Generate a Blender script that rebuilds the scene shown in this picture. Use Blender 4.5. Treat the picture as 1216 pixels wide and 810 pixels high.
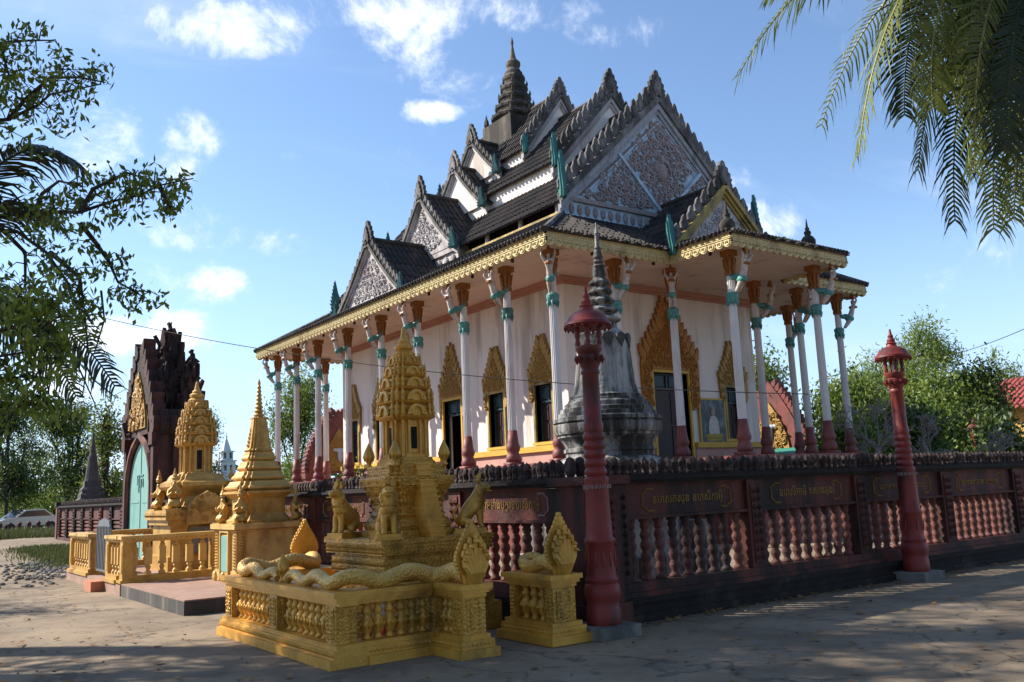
import bpy, bmesh, math, random
import numpy as np
from mathutils import Vector, Matrix
random.seed(7); RNG = np.random.default_rng(7)
R = math.radians; PI = math.pi
scene = bpy.context.scene
for o in list(bpy.data.objects): bpy.data.objects.remove(o)
col = scene.collection

# ------------------------------------------------------------------ camera
CAM_H = 1.6
HEAD, PITCH, ROLL = R(53.867), R(9.545), R(-2.411)
FPX = 1052.4                                     # focal length in pixels of a 1216 px wide picture
F = Vector((math.cos(HEAD)*math.cos(PITCH), math.sin(HEAD)*math.cos(PITCH), math.sin(PITCH)))
r0 = Vector((math.sin(HEAD), -math.cos(HEAD), 0)); u0 = r0.cross(F)
RT = r0*math.cos(ROLL) + u0*math.sin(ROLL); UP = -r0*math.sin(ROLL) + u0*math.cos(ROLL)
CPOS = Vector((0, 0, CAM_H))
cam_d = bpy.data.cameras.new('camera'); cam = bpy.data.objects.new('camera', cam_d); col.objects.link(cam)
cam_d.sensor_width = 36; cam_d.lens = FPX/1216*36; cam_d.clip_start = .1; cam_d.clip_end = 3000
m3 = Matrix((RT, UP, -F)).transposed().to_4x4(); m3.translation = CPOS
cam.matrix_world = m3
scene.camera = cam
def at(px, py, d): return CPOS + (F + RT*((px-608)/FPX) + UP*((405-py)/FPX))*d

# ------------------------------------------------------------------ sky, sun, exposure
SUN = Vector((-1, 1.22, 1.19)).normalized()
EL = math.asin(SUN.z); AZ = math.atan2(SUN.x, SUN.y)
world = bpy.data.worlds.new('World'); scene.world = world; world.use_nodes = True
world.cycles.sampling_method = 'MANUAL'; world.cycles.sample_map_resolution = 256
nt = world.node_tree; N = nt.nodes; L = nt.links
bg = N['Background']; bg.inputs['Strength'].default_value = .122
sky = N.new('ShaderNodeTexSky'); sky.sky_type = 'NISHITA'; sky.sun_disc = False
sky.sun_elevation = EL; sky.sun_rotation = AZ; sky.altitude = 0; sky.air_density = 1.0; sky.dust_density = .25; sky.ozone_density = 3.4
tc = N.new('ShaderNodeTexCoord')
sep = N.new('ShaderNodeSeparateXYZ'); L.new(tc.outputs['Generated'], sep.inputs[0])
def wm(op, a, b=None, c=None):
    n = N.new('ShaderNodeMath'); n.operation = op
    for i, x in enumerate((a, b, c)):
        if x is None: continue
        if isinstance(x, (int, float)): n.inputs[i].default_value = x
        else: L.new(x, n.inputs[i])
    return n.outputs[0]
zc = wm('MAXIMUM', sep.outputs[2], .02); zz = wm('ADD', zc, .22)
cx = wm('DIVIDE', sep.outputs[0], zz); cy = wm('DIVIDE', sep.outputs[1], zz)
cmb = N.new('ShaderNodeCombineXYZ'); L.new(cx, cmb.inputs[0]); L.new(cy, cmb.inputs[1])
def cloud_noise(scale, detail, off, rough=.55, dist=0.0, stretch=(1, 1, 1)):
    mp = N.new('ShaderNodeMapping'); mp.inputs['Location'].default_value = off; mp.inputs['Scale'].default_value = stretch
    L.new(cmb.outputs[0], mp.inputs[0])
    n = N.new('ShaderNodeTexNoise'); n.inputs['Scale'].default_value = scale; n.inputs['Detail'].default_value = detail
    n.inputs['Roughness'].default_value = rough; n.inputs['Distortion'].default_value = dist
    L.new(mp.outputs[0], n.inputs['Vector']); return n.outputs['Fac']
def ramp(x, a, b):
    n = N.new('ShaderNodeMapRange'); n.interpolation_type = 'SMOOTHSTEP'
    n.inputs['From Min'].default_value = a; n.inputs['From Max'].default_value = b; L.new(x, n.inputs['Value']); return n.outputs[0]
dn = N.new('ShaderNodeTexNoise'); dn.inputs['Scale'].default_value = 8.5; dn.inputs['Detail'].default_value = 12; dn.inputs['Roughness'].default_value = .64; dn.inputs['Distortion'].default_value = .25; L.new(tc.outputs['Generated'], dn.inputs['Vector']); det = dn.outputs['Fac']; big = cloud_noise(1.15, 2, (9.1, 3.7, 0))
blob = None                                                      # the heaps of cloud seen that afternoon, as soft lobes on the cloud layer
for (px_, py_, w_, h_) in ((330, 28, 130, 48), (470, 22, 140, 44), (590, 8, 80, 34), (262, 268, 95, 32), (340, 280, 60, 28), (262, 342, 80, 28), (110, 165, 60, 45), (235, 165, 45, 30), (215, 200, 35, 30), (770, 28, 80, 34), (700, 8, 45, 20), (555, 88, 50, 40), (345, 185, 28, 16), (515, 133, 32, 14), (920, 262, 45, 22), (150, 400, 120, 50), (180, 450, 140, 36)):
    dv = (F + RT*((px_-608)/FPX) + UP*((405-py_)/FPX)).normalized(); k_ = dv.z+.22; a_, b_ = dv.x/k_, dv.y/k_
    dv2 = (F + RT*((px_+w_-608)/FPX) + UP*((405-py_)/FPX)).normalized(); k2 = dv2.z+.22; ux, uy = dv2.x/k2-a_, dv2.y/k2-b_
    dv3 = (F + RT*((px_-608)/FPX) + UP*((405-py_+h_)/FPX)).normalized(); k3 = dv3.z+.22; vx, vy = dv3.x/k3-a_, dv3.y/k3-b_
    det_ = ux*vy-uy*vx; X_ = wm('SUBTRACT', cx, a_); Y_ = wm('SUBTRACT', cy, b_)
    p_ = wm('ADD', wm('MULTIPLY', X_, vy/det_), wm('MULTIPLY', Y_, -vx/det_)); q_ = wm('ADD', wm('MULTIPLY', X_, -uy/det_), wm('MULTIPLY', Y_, ux/det_))
    g_ = wm('SUBTRACT', 1.0, wm('MULTIPLY', wm('ADD', wm('MULTIPLY', p_, p_), wm('MULTIPLY', q_, q_)), .5)); g_ = wm('MAXIMUM', g_, 0.0)
    blob = g_ if blob is None else wm('MAXIMUM', blob, g_)
puff = ramp(wm('ADD', wm('ADD', wm('MULTIPLY', wm('SUBTRACT', big, .5), .35), wm('MULTIPLY', wm('SUBTRACT', det, .5), 3.3)), wm('SUBTRACT', wm('MULTIPLY', blob, .66), .52)), -.20, .62)
wisp = ramp(cloud_noise(1.6, 6, (7.3, 2.2, 0), .6, .6, (.55, 1.6, 1)), .50, .80)
low = N.new('ShaderNodeMapRange'); low.inputs['From Min'].default_value = .02; low.inputs['From Max'].default_value = .45
low.inputs['To Min'].default_value = .36; low.inputs['To Max'].default_value = .22; L.new(sep.outputs[2], low.inputs['Value'])
cl = wm('MAXIMUM', wm('MULTIPLY', puff, .93), wm('MULTIPLY', wisp, low.outputs[0]))
cs = N.new('ShaderNodeMix'); cs.data_type = 'RGBA'; cs.inputs[6].default_value = (4.4, 4.9, 5.8, 1); cs.inputs[7].default_value = (6.4, 6.6, 7.0, 1)
L.new(ramp(wm('ADD', det, wm('MULTIPLY', puff, .12)), .44, .62), cs.inputs['Factor'])
mix = N.new('ShaderNodeMix'); mix.data_type = 'RGBA'; L.new(cs.outputs[2], mix.inputs[7]); L.new(cl, mix.inputs['Factor']); L.new(sky.outputs[0], mix.inputs[6])
hz = N.new('ShaderNodeMapRange'); hz.interpolation_type = 'SMOOTHSTEP'; hz.inputs['From Min'].default_value = -.02; hz.inputs['From Max'].default_value = .34; hz.inputs['To Min'].default_value = .70; hz.inputs['To Max'].default_value = 0.
L.new(sep.outputs[2], hz.inputs['Value'])
mh = N.new('ShaderNodeMix'); mh.data_type = 'RGBA'; L.new(hz.outputs[0], mh.inputs['Factor']); L.new(sky.outputs[0], mh.inputs[6]); mh.inputs[7].default_value = (2.9, 4.15, 6.3, 1)
L.new(mh.outputs[2], mix.inputs[6])
L.new(mix.outputs[2], bg.inputs['Color'])
sun_d = bpy.data.lights.new('sun', 'SUN'); sun_d.energy = 5.0; sun_d.angle = R(.53); sun_d.color = (1, .94, .84)
sun = bpy.data.objects.new('sun', sun_d); col.objects.link(sun); sun.rotation_euler = (-SUN).to_track_quat('-Z', 'Y').to_euler()
vs = scene.view_settings; vs.view_transform = 'Standard'; vs.look = 'None'; vs.exposure = 0.87; vs.gamma = 1; vs.use_curve_mapping = False
scene.cycles.max_bounces = 5; scene.cycles.transparent_max_bounces = 8; scene.cycles.use_denoising = True

# ------------------------------------------------------------------ materials
MATS = {}
def mat(name, c1, c2=None, scale=6., rough=.7, metal=0., bump=.25, bscale=None, stain=None, stain_amt=.5, streak=1., spec=.35, coord='Position', trans=0., voro=0., stain_scale=1.3):
    m = bpy.data.materials.new(name); m.use_nodes = True; t = m.node_tree; n = t.nodes; l = t.links
    b = n['Principled BSDF']; b.inputs['Roughness'].default_value = rough; b.inputs['Metallic'].default_value = metal
    b.inputs['Specular IOR Level'].default_value = spec
    if coord == 'Position': g = n.new('ShaderNodeNewGeometry').outputs['Position']
    else: g = n.new('ShaderNodeTexCoord').outputs[coord]
    c2 = c2 or tuple(x*.72 for x in c1)
    mp = n.new('ShaderNodeMapping'); mp.inputs['Scale'].default_value = (1, 1, streak); l.new(g, mp.inputs[0])
    t1 = n.new('ShaderNodeTexNoise'); t1.inputs['Scale'].default_value = scale; t1.inputs['Detail'].default_value = 6; t1.inputs['Roughness'].default_value = .65
    l.new(mp.outputs[0], t1.inputs['Vector'])
    cr = n.new('ShaderNodeValToRGB'); cr.color_ramp.elements[0].position = .35; cr.color_ramp.elements[1].position = .68
    cr.color_ramp.elements[0].color = (*c2, 1); cr.color_ramp.elements[1].color = (*c1, 1); l.new(t1.outputs['Fac'], cr.inputs[0])
    out = cr.outputs[0]
    if stain:
        t2 = n.new('ShaderNodeTexNoise'); t2.inputs['Scale'].default_value = stain_scale; t2.inputs['Detail'].default_value = 8; t2.inputs['Roughness'].default_value = .7
        mp2 = n.new('ShaderNodeMapping'); mp2.inputs['Scale'].default_value = (1, 1, streak*.6); mp2.inputs['Location'].default_value = (3.3, 1.2, 5); l.new(g, mp2.inputs[0]); l.new(mp2.outputs[0], t2.inputs['Vector'])
        mr = n.new('ShaderNodeMapRange'); mr.interpolation_type = 'SMOOTHSTEP'; c = 1-stain_amt
        mr.inputs['From Min'].default_value = .25+.5*c-.1; mr.inputs['From Max'].default_value = .25+.5*c+.1; l.new(t2.outputs['Fac'], mr.inputs['Value'])
        mx = n.new('ShaderNodeMix'); mx.data_type = 'RGBA'; l.new(mr.outputs[0], mx.inputs['Factor']); l.new(out, mx.inputs[6]); mx.inputs[7].default_value = (*stain, 1); out = mx.outputs[2]
    l.new(out, b.inputs['Base Color'])
    if bump:
        t3 = n.new('ShaderNodeTexNoise'); t3.inputs['Scale'].default_value = bscale or scale*5; t3.inputs['Detail'].default_value = 5; l.new(g, t3.inputs['Vector'])
        h = t3.outputs['Fac']
        if voro:
            v = n.new('ShaderNodeTexVoronoi'); v.inputs['Scale'].default_value = voro; l.new(g, v.inputs['Vector']); h = v.outputs['Distance']
        bp = n.new('ShaderNodeBump'); bp.inputs['Strength'].default_value = bump; bp.inputs['Distance'].default_value = .03; l.new(h, bp.inputs['Height']); l.new(bp.outputs[0], b.inputs['Normal'])
    if trans:
        tr = n.new('ShaderNodeBsdfTranslucent'); l.new(out, tr.inputs['Color']); ms = n.new('ShaderNodeMixShader'); ms.inputs[0].default_value = trans
        l.new(b.outputs[0], ms.inputs[1]); l.new(tr.outputs[0], ms.inputs[2]); l.new(ms.outputs[0], n['Material Output'].inputs[0])
    MATS[name] = m; return m
mat('white', (.80, .715, .645), (.72, .64, .57), 1.6, .85, bump=.1, stain=(.45, .375, .32), stain_amt=.36, streak=.16)
mat('column_white', (.70, .68, .66), (.60, .56, .53), 3, .6, bump=.06, stain=(.42, .30, .24), stain_amt=.3, streak=.25)
mat('soffit', (.74, .62, .52), (.66, .54, .45), .8, .9, bump=.05, stain=(.40, .30, .25), stain_amt=.26)
mat('pink', (.52, .30, .24), (.46, .25, .20), 2, .8, bump=.08, stain=(.3, .18, .14), stain_amt=.3)
mat('cornice_pink', (.50, .26, .19), (.44, .22, .16), 3, .8, bump=.05)
mat('yellow', (.62, .38, .05), (.52, .30, .04), 4, .6, bump=.06)
mat('fascia', (.62, .51, .26), (.48, .37, .16), 9, .55, metal=.15, bump=.3, bscale=40, stain=(.25, .16, .06), stain_amt=.28)
mat('capital', (.36, .14, .03), (.22, .075, .015), 14, .55, bump=.6, bscale=30)
mat('foot_red', (.24, .065, .05), (.17, .045, .038), 6, .55, bump=.1, stain=(.10, .04, .035), stain_amt=.35)
mat('teal', (.045, .19, .17), (.025, .11, .10), 9, .5, bump=.4, bscale=40, stain=(.03, .06, .05), stain_amt=.35)
mat('teal_light', (.11, .33, .29), (.06, .20, .18), 9, .5, bump=.4, bscale=40, stain=(.05, .09, .08), stain_amt=.3)
mat('teal_pale', (.20, .38, .335), (.16, .32, .28), 3, .6, bump=.05, stain=(.13, .30, .27), stain_amt=.3)
mat('skin', (.62, .56, .52), (.40, .33, .29), 12, .55, bump=.2, stain=(.30, .22, .1), stain_amt=.3)
mat('tile', (.085, .058, .047), (.034, .024, .020), 3, .75, bump=.4, bscale=25, stain=(.022, .02, .017), stain_amt=.5)
mat('stone_trim', (.26, .235, .22), (.10, .09, .083), 5, .85, bump=.5, bscale=22, stain=(.05, .045, .04), stain_amt=.5, streak=.6)
mat('trim_white', (.52, .48, .46), (.42, .38, .36), 4, .8, bump=.2, stain=(.2, .17, .15), stain_amt=.4, streak=.4)
mat('trim_grey', (.34, .345, .37), (.25, .25, .27), 6, .8, bump=.4, bscale=30, stain=(.14, .13, .13), stain_amt=.35)
mat('gable_blue', (.42, .53, .62), (.34, .44, .52), 5, .8, bump=.1, stain=(.2, .23, .27), stain_amt=.35)
mat('relief', (.36, .29, .28), (.20, .15, .145), 12, .75, bump=.4, bscale=40)
mat('relief_pale', (.56, .52, .50), (.38, .34, .33), 9, .8, bump=.4, bscale=35, stain=(.22, .18, .18), stain_amt=.4)
mat('gold_trim', (.42, .30, .08), (.28, .19, .05), 8, .6, metal=.2, bump=.3, stain=(.1, .075, .03), stain_amt=.4)
mat('gold_flame', (.50, .30, .07), (.24, .12, .02), 18, .5, metal=.2, bump=.6, bscale=45)
mat('orange_flame', (.52, .22, .03), (.24, .085, .01), 18, .5, metal=.15, bump=.6, bscale=45)
mat('spire_stone', (.20, .165, .125), (.10, .08, .06), 3, .9, bump=.5, bscale=18, stain=(.035, .03, .024), stain_amt=.55, streak=.4)
mat('door_wood', (.045, .022, .020), (.028, .014, .013), 8, .5, bump=.2, streak=.2)
mat('door_teal', (.035, .075, .085), (.022, .05, .06), 6, .5, bump=.1)
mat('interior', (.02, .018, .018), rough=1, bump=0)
mat('wall_red', (.15, .040, .028), (.085, .024, .018), 3, .75, bump=.35, bscale=30, stain=(.020, .012, .011), stain_amt=.48, streak=.35)
mat('wall_pink', (.22, .080, .058), (.135, .048, .036), 4, .8, bump=.3, bscale=30, stain=(.05, .03, .028), stain_amt=.45, streak=.25)
mat('wall_black', (.022, .015, .014), (.013, .010, .009), 4, .9, bump=.6, bscale=24, stain=(.055, .046, .04), stain_amt=.26)
mat('cap_stone', (.060, .036, .031), (.022, .015, .014), 9, .95, bump=.7, bscale=40, stain=(.14, .10, .085), stain_amt=.34, stain_scale=7)
mat('gold_ink', (.30, .17, .03), (.20, .11, .02), 10, .6, bump=0)
mat('white_ink', (.34, .28, .26), rough=.7, bump=0)
mat('lamp_red', (.25, .030, .022), (.165, .022, .017), 5, .5, bump=.08, stain=(.06, .016, .015), stain_amt=.35, spec=.4)
mat('concrete', (.25, .235, .215), (.17, .158, .145), 2.5, .9, bump=.3, bscale=25, stain=(.09, .085, .078), stain_amt=.4)
mat('dark_slab', (.075, .068, .062), (.045, .042, .04), 3, .85, bump=.3, stain=(.20, .17, .14), stain_amt=.32, streak=.3)
mat('terrace_tile', (.38, .235, .175), (.29, .175, .125), 4, .75, bump=.15, stain=(.28, .17, .12), stain_amt=.4)
mat('gold_carved', (.72, .385, .06), (.46, .225, .032), 10, .42, metal=.3, bump=.45, voro=38, stain=(.22, .125, .025), stain_amt=.32, spec=.5)
mat('gold', (.74, .40, .065), (.60, .30, .045), 7, .42, metal=.28, bump=.18, bscale=45, stain=(.26, .15, .03), stain_amt=.32, spec=.5)
mat('gold_scale', (.74, .45, .11), (.56, .31, .06), 6, .42, metal=.25, bump=.55, voro=34, spec=.5)
mat('ochre', (.60, .37, .105), (.45, .255, .06), 5, .5, metal=.22, bump=.22, bscale=40, stain=(.26, .13, .03), stain_amt=.36)
mat('ochre_pale', (.64, .43, .15), (.53, .33, .10), 4, .55, metal=.12, bump=.12, stain=(.33, .18, .06), stain_amt=.34)
mat('brick_dark', (.115, .045, .036), (.055, .026, .023), 4, .9, bump=.7, bscale=14, stain=(.022, .017, .016), stain_amt=.52, streak=.4)
mat('grey_stupa', (.48, .465, .445), (.30, .29, .275), 5, .9, bump=.6, bscale=18, stain=(.040, .036, .032), stain_amt=.53, streak=.22, stain_scale=3.2)
mat('dark_stupa', (.10, .09, .085), (.055, .05, .047), 4, .9, bump=.6, bscale=20)
mat('far_white', (.52, .55, .58), (.44, .47, .50), 2, .8, bump=.1)
mat('grey_metal', (.22, .23, .24), rough=.5, metal=.6, bump=.05)
mat('brick_new', (.50, .20, .11), (.42, .16, .09), 8, .85, bump=.3)
mat('wood', (.055, .045, .038), (.03, .025, .02), 6, .9, bump=.6, streak=.25)
mat('bark_pale', (.27, .24, .21), (.17, .15, .13), 8, .9, bump=.4)
mat('leaf', (.16, .215, .036), (.09, .135, .023), 1.2, .5, bump=0, trans=.45)
mat('leaf_dark', (.055, .09, .022), (.03, .055, .015), 1.2, .5, bump=0, trans=.28)
mat('leaf_light', (.27, .34, .06), (.17, .23, .04), 1., .55, bump=0, trans=.4)
mat('leaf_yellow', (.22, .20, .03), (.14, .12, .02), 2, .55, bump=0, trans=.35)
mat('palm_leaf', (.20, .22, .05), (.10, .13, .03), 3, .5, bump=0, trans=.32, spec=.25)
mat('palm_shaded', (.045, .062, .022), (.026, .038, .015), 3, .45, bump=0, trans=.15)  # darkened palm green, shade of backlit and inner fronds put into the colour
mat('palm_stem', (.26, .25, .06), (.18, .16, .04), 3, .5, bump=.1)
mat('palm_dead', (.20, .13, .075), (.12, .075, .045), 5, .9, bump=.3)
mat('grass', (.10, .115, .032), (.05, .065, .02), 2, .7, bump=0, trans=.3)
mat('rubble', (.24, .225, .21), (.13, .12, .11), 20, .95, bump=.4)
mat('leaf_litter', (.30, .17, .05), (.12, .06, .03), 6, .8, bump=0)
mat('car_silver', (.55, .57, .60), (.52, .54, .57), 2, .25, metal=.5, bump=0, spec=.6)
mat('car_glass', (.05, .06, .07), rough=.1, bump=0, spec=.8)
mat('rubber', (.02, .02, .02), rough=.9, bump=0)
mat('house_yellow', (.55, .33, .09), (.47, .27, .07), 2, .8, bump=.1)
mat('roof_red', (.34, .075, .06), (.25, .05, .045), 4, .7, bump=.3)
mat('awning', (.03, .22, .14), (.025, .17, .11), 4, .6, bump=0)
mat('cable', (.015, .015, .015), rough=.7, bump=0)
mat('paint_bg', (.10, .125, .125), (.05, .07, .075), 7, .6, bump=0, stain=(.22, .26, .28), stain_amt=.36, stain_scale=3)
mat('paint_robe', (.58, .53, .46), (.46, .40, .33), 9, .6, bump=0)
mat('paint_skin', (.42, .27, .17), rough=.6, bump=0)
mat('paint_seat', (.42, .27, .03), (.25, .22, .04), 12, .6, bump=0)
mat('toy_red', (.55, .06, .03), rough=.5, bump=0)
mat('toy_white', (.75, .72, .65), rough=.5, bump=0)

# ------------------------------------------------------------------ mesh helpers
class MB:
    def __init__(s): s.v = []; s.f = []
    def add(s, vs, fs, M=None):
        n = len(s.v)
        if M is not None: vs = [tuple(M @ Vector(p)) for p in vs]
        s.v += [tuple(p) for p in vs]; s.f += [tuple(i+n for i in f) for f in fs]; return s
    def box(s, x0, x1, y0, y1, z0, z1, M=None):
        return s.add([(x0,y0,z0),(x1,y0,z0),(x1,y1,z0),(x0,y1,z0),(x0,y0,z1),(x1,y0,z1),(x1,y1,z1),(x0,y1,z1)],
                     [(0,3,2,1),(4,5,6,7),(0,1,5,4),(1,2,6,5),(2,3,7,6),(3,0,4,7)], M)
    def cbox(s, cx, cy, hx, hy, z0, z1, M=None): return s.box(cx-hx, cx+hx, cy-hy, cy+hy, z0, z1, M)
    def stack(s, outline, prof, cx=0, cy=0, M=None, cap=True):
        k = len(outline); vs = []; fs = []
        for r, z in prof: vs += [(cx+x*r, cy+y*r, z) for x, y in outline]
        for j in range(len(prof)-1):
            for i in range(k):
                a = j*k+i; b = j*k+(i+1) % k; fs.append((a, b, b+k, a+k))
        if cap: fs.append(tuple(range(k-1, -1, -1))); fs.append(tuple((len(prof)-1)*k+i for i in range(k)))
        return s.add(vs, fs, M)
    def lathe(s, prof, n=12, cx=0, cy=0, M=None, rot=0): return s.stack([(math.cos(rot+2*PI*i/n), math.sin(rot+2*PI*i/n)) for i in range(n)], prof, cx, cy, M)
    def tube(s, pts, rad, n=6, M=None):
        pts = [Vector(p) for p in pts]; K = len(pts)
        if not isinstance(rad, (list, tuple)): rad = [rad]*K
        vs = []; fs = []; up = None
        for i, p in enumerate(pts):
            t = (pts[min(i+1, K-1)] - pts[max(i-1, 0)])
            if t.length < 1e-9: t = Vector((0, 0, 1))
            t.normalize()
            if up is None: up = Vector((0, 0, 1)) if abs(t.z) < .9 else Vector((1, 0, 0))
            a = t.cross(up)
            if a.length < 1e-4: a = t.cross(Vector((.3, .9, .2)))
            a.normalize(); b = a.cross(t).normalized(); up = b
            vs += [tuple(p + (a*math.cos(2*PI*k/n) + b*math.sin(2*PI*k/n))*rad[i]) for k in range(n)]
        for j in range(K-1):
            for i in range(n): fs.append((j*n+i, j*n+(i+1) % n, (j+1)*n+(i+1) % n, (j+1)*n+i))
        fs.append(tuple(range(n-1, -1, -1))); fs.append(tuple((K-1)*n+i for i in range(n)))
        return s.add(vs, fs, M)
    def poly(s, pts, y0, y1, M=None):                      # (x, z) outline extruded along y
        k = len(pts)
        vs = [(x, y0, z) for x, z in pts] + [(x, y1, z) for x, z in pts]
        fs = [tuple(range(k)), tuple(range(2*k-1, k-1, -1))] + [(i, i+k, (i+1) % k+k, (i+1) % k) for i in range(k)]
        return s.add(vs, fs, M)
    def ball(s, c, rx, ry=None, rz=None, n=8, M=None):
        ry = ry or rx; rz = rz or rx; k = n//2+1
        prof = [(math.sin(PI*i/k), -math.cos(PI*i/k)) for i in range(1, k)]
        vs = [(c[0], c[1], c[2]-rz)]
        for a, b in prof: vs += [(c[0]+rx*a*math.cos(2*PI*i/n), c[1]+ry*a*math.sin(2*PI*i/n), c[2]+rz*b) for i in range(n)]
        vs.append((c[0], c[1], c[2]+rz)); fs = [(0, 1+(i+1) % n, 1+i) for i in range(n)]
        for j in range(len(prof)-1): fs += [(1+j*n+i, 1+j*n+(i+1) % n, 1+(j+1)*n+(i+1) % n, 1+(j+1)*n+i) for i in range(n)]
        e = len(vs)-1; q = 1+(len(prof)-1)*n; fs += [(e, q+i, q+(i+1) % n) for i in range(n)]
        return s.add(vs, fs, M)
    def gem(s, c, r, rz=None, M=None):
        rz = rz or r; x, y, z = c
        return s.add([(x+r,y,z),(x,y+r,z),(x-r,y,z),(x,y-r,z),(x,y,z+rz),(x,y,z-rz)], [(0,1,4),(1,2,4),(2,3,4),(3,0,4),(1,0,5),(2,1,5),(3,2,5),(0,3,5)], M)
    def mesh(s, name, m, smooth=False):
        me = bpy.data.meshes.new(name); me.from_pydata(s.v, [], s.f); me.validate(); me.update()
        if m: me.materials.append(MATS[m])
        if smooth: me.shade_smooth(); me.set_sharp_from_angle(angle=R(38))
        return me
    def build(s, name, m, parent=None, smooth=False, loc=None, label=None):
        return obj(name, s.mesh(name, m, smooth), parent, loc, label=label)
WL = {}
def obj(name, me, parent=None, loc=None, rz=0, label=None, sc=None):
    """loc None + parent: mesh is in the parent's own coordinates; loc given: world position of the object's origin"""
    o = bpy.data.objects.new(name, me); col.objects.link(o); o.parent = parent
    base = WL.get(parent.name, Vector()) if parent else Vector()
    o.location = (Vector(loc) - base) if loc is not None else (0, 0, 0)
    o.rotation_euler = (0, 0, rz)
    if sc: o.scale = (sc, sc, sc) if isinstance(sc, (int, float)) else sc
    WL[o.name] = Vector(loc) if loc is not None else base
    if label: o['label'] = label
    return o
def tag(o, label=None, cat=None, group=None, kind=None):
    if label: o['label'] = label
    if cat: o['category'] = cat
    if group: o['group'] = group
    if kind: o['kind'] = kind
    return o
def thing(name, loc, label, cat, group=None, rz=0):
    o = obj(name, None, None, loc, rz); o.empty_display_size = .3
    return tag(o, label, cat, group)
def copy_tree(o, parent=None):
    c = o.copy(); col.objects.link(c); c.parent = parent
    for ch in list(o.children): copy_tree(ch, c)
    return c
def Rz(a): return Matrix.Rotation(a, 4, 'Z')
def T(x, y, z): return Matrix.Translation((x, y, z))
SQ = [(-1, -1), (1, -1), (1, 1), (-1, 1)]
def redent(a=.72, b=.86):                                    # stepped-corner square, 20 corners
    q = [(1, -a), (1, a), (b, a), (b, b), (a, b), (a, 1)]
    out = []
    for k in range(4):
        c, s = math.cos(k*PI/2), math.sin(k*PI/2)
        out += [(x*c-y*s, x*s+y*c) for x, y in q[1:]]
    return out
RED = redent()
def skin(name, m, verts, edges, radii, parent=None, sub=2, loc=None, root=0):
    me = bpy.data.meshes.new(name); me.from_pydata(verts, edges, []); me.update()
    o = bpy.data.objects.new(name+'_tmp', me); col.objects.link(o)
    md = o.modifiers.new('skin', 'SKIN'); md.use_smooth_shade = True
    for i, sv in enumerate(me.skin_vertices[0].data):
        r = radii[i]; sv.radius = (r, r) if isinstance(r, (int, float)) else r; sv.use_root = (i == root)
    s2 = o.modifiers.new('sub', 'SUBSURF'); s2.levels = sub; s2.render_levels = sub
    dg = bpy.context.evaluated_depsgraph_get(); out = bpy.data.meshes.new_from_object(o.evaluated_get(dg))
    bpy.data.objects.remove(o); out.name = name; out.materials.clear(); out.materials.append(MATS[m]); out.shade_smooth()
    return out

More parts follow.
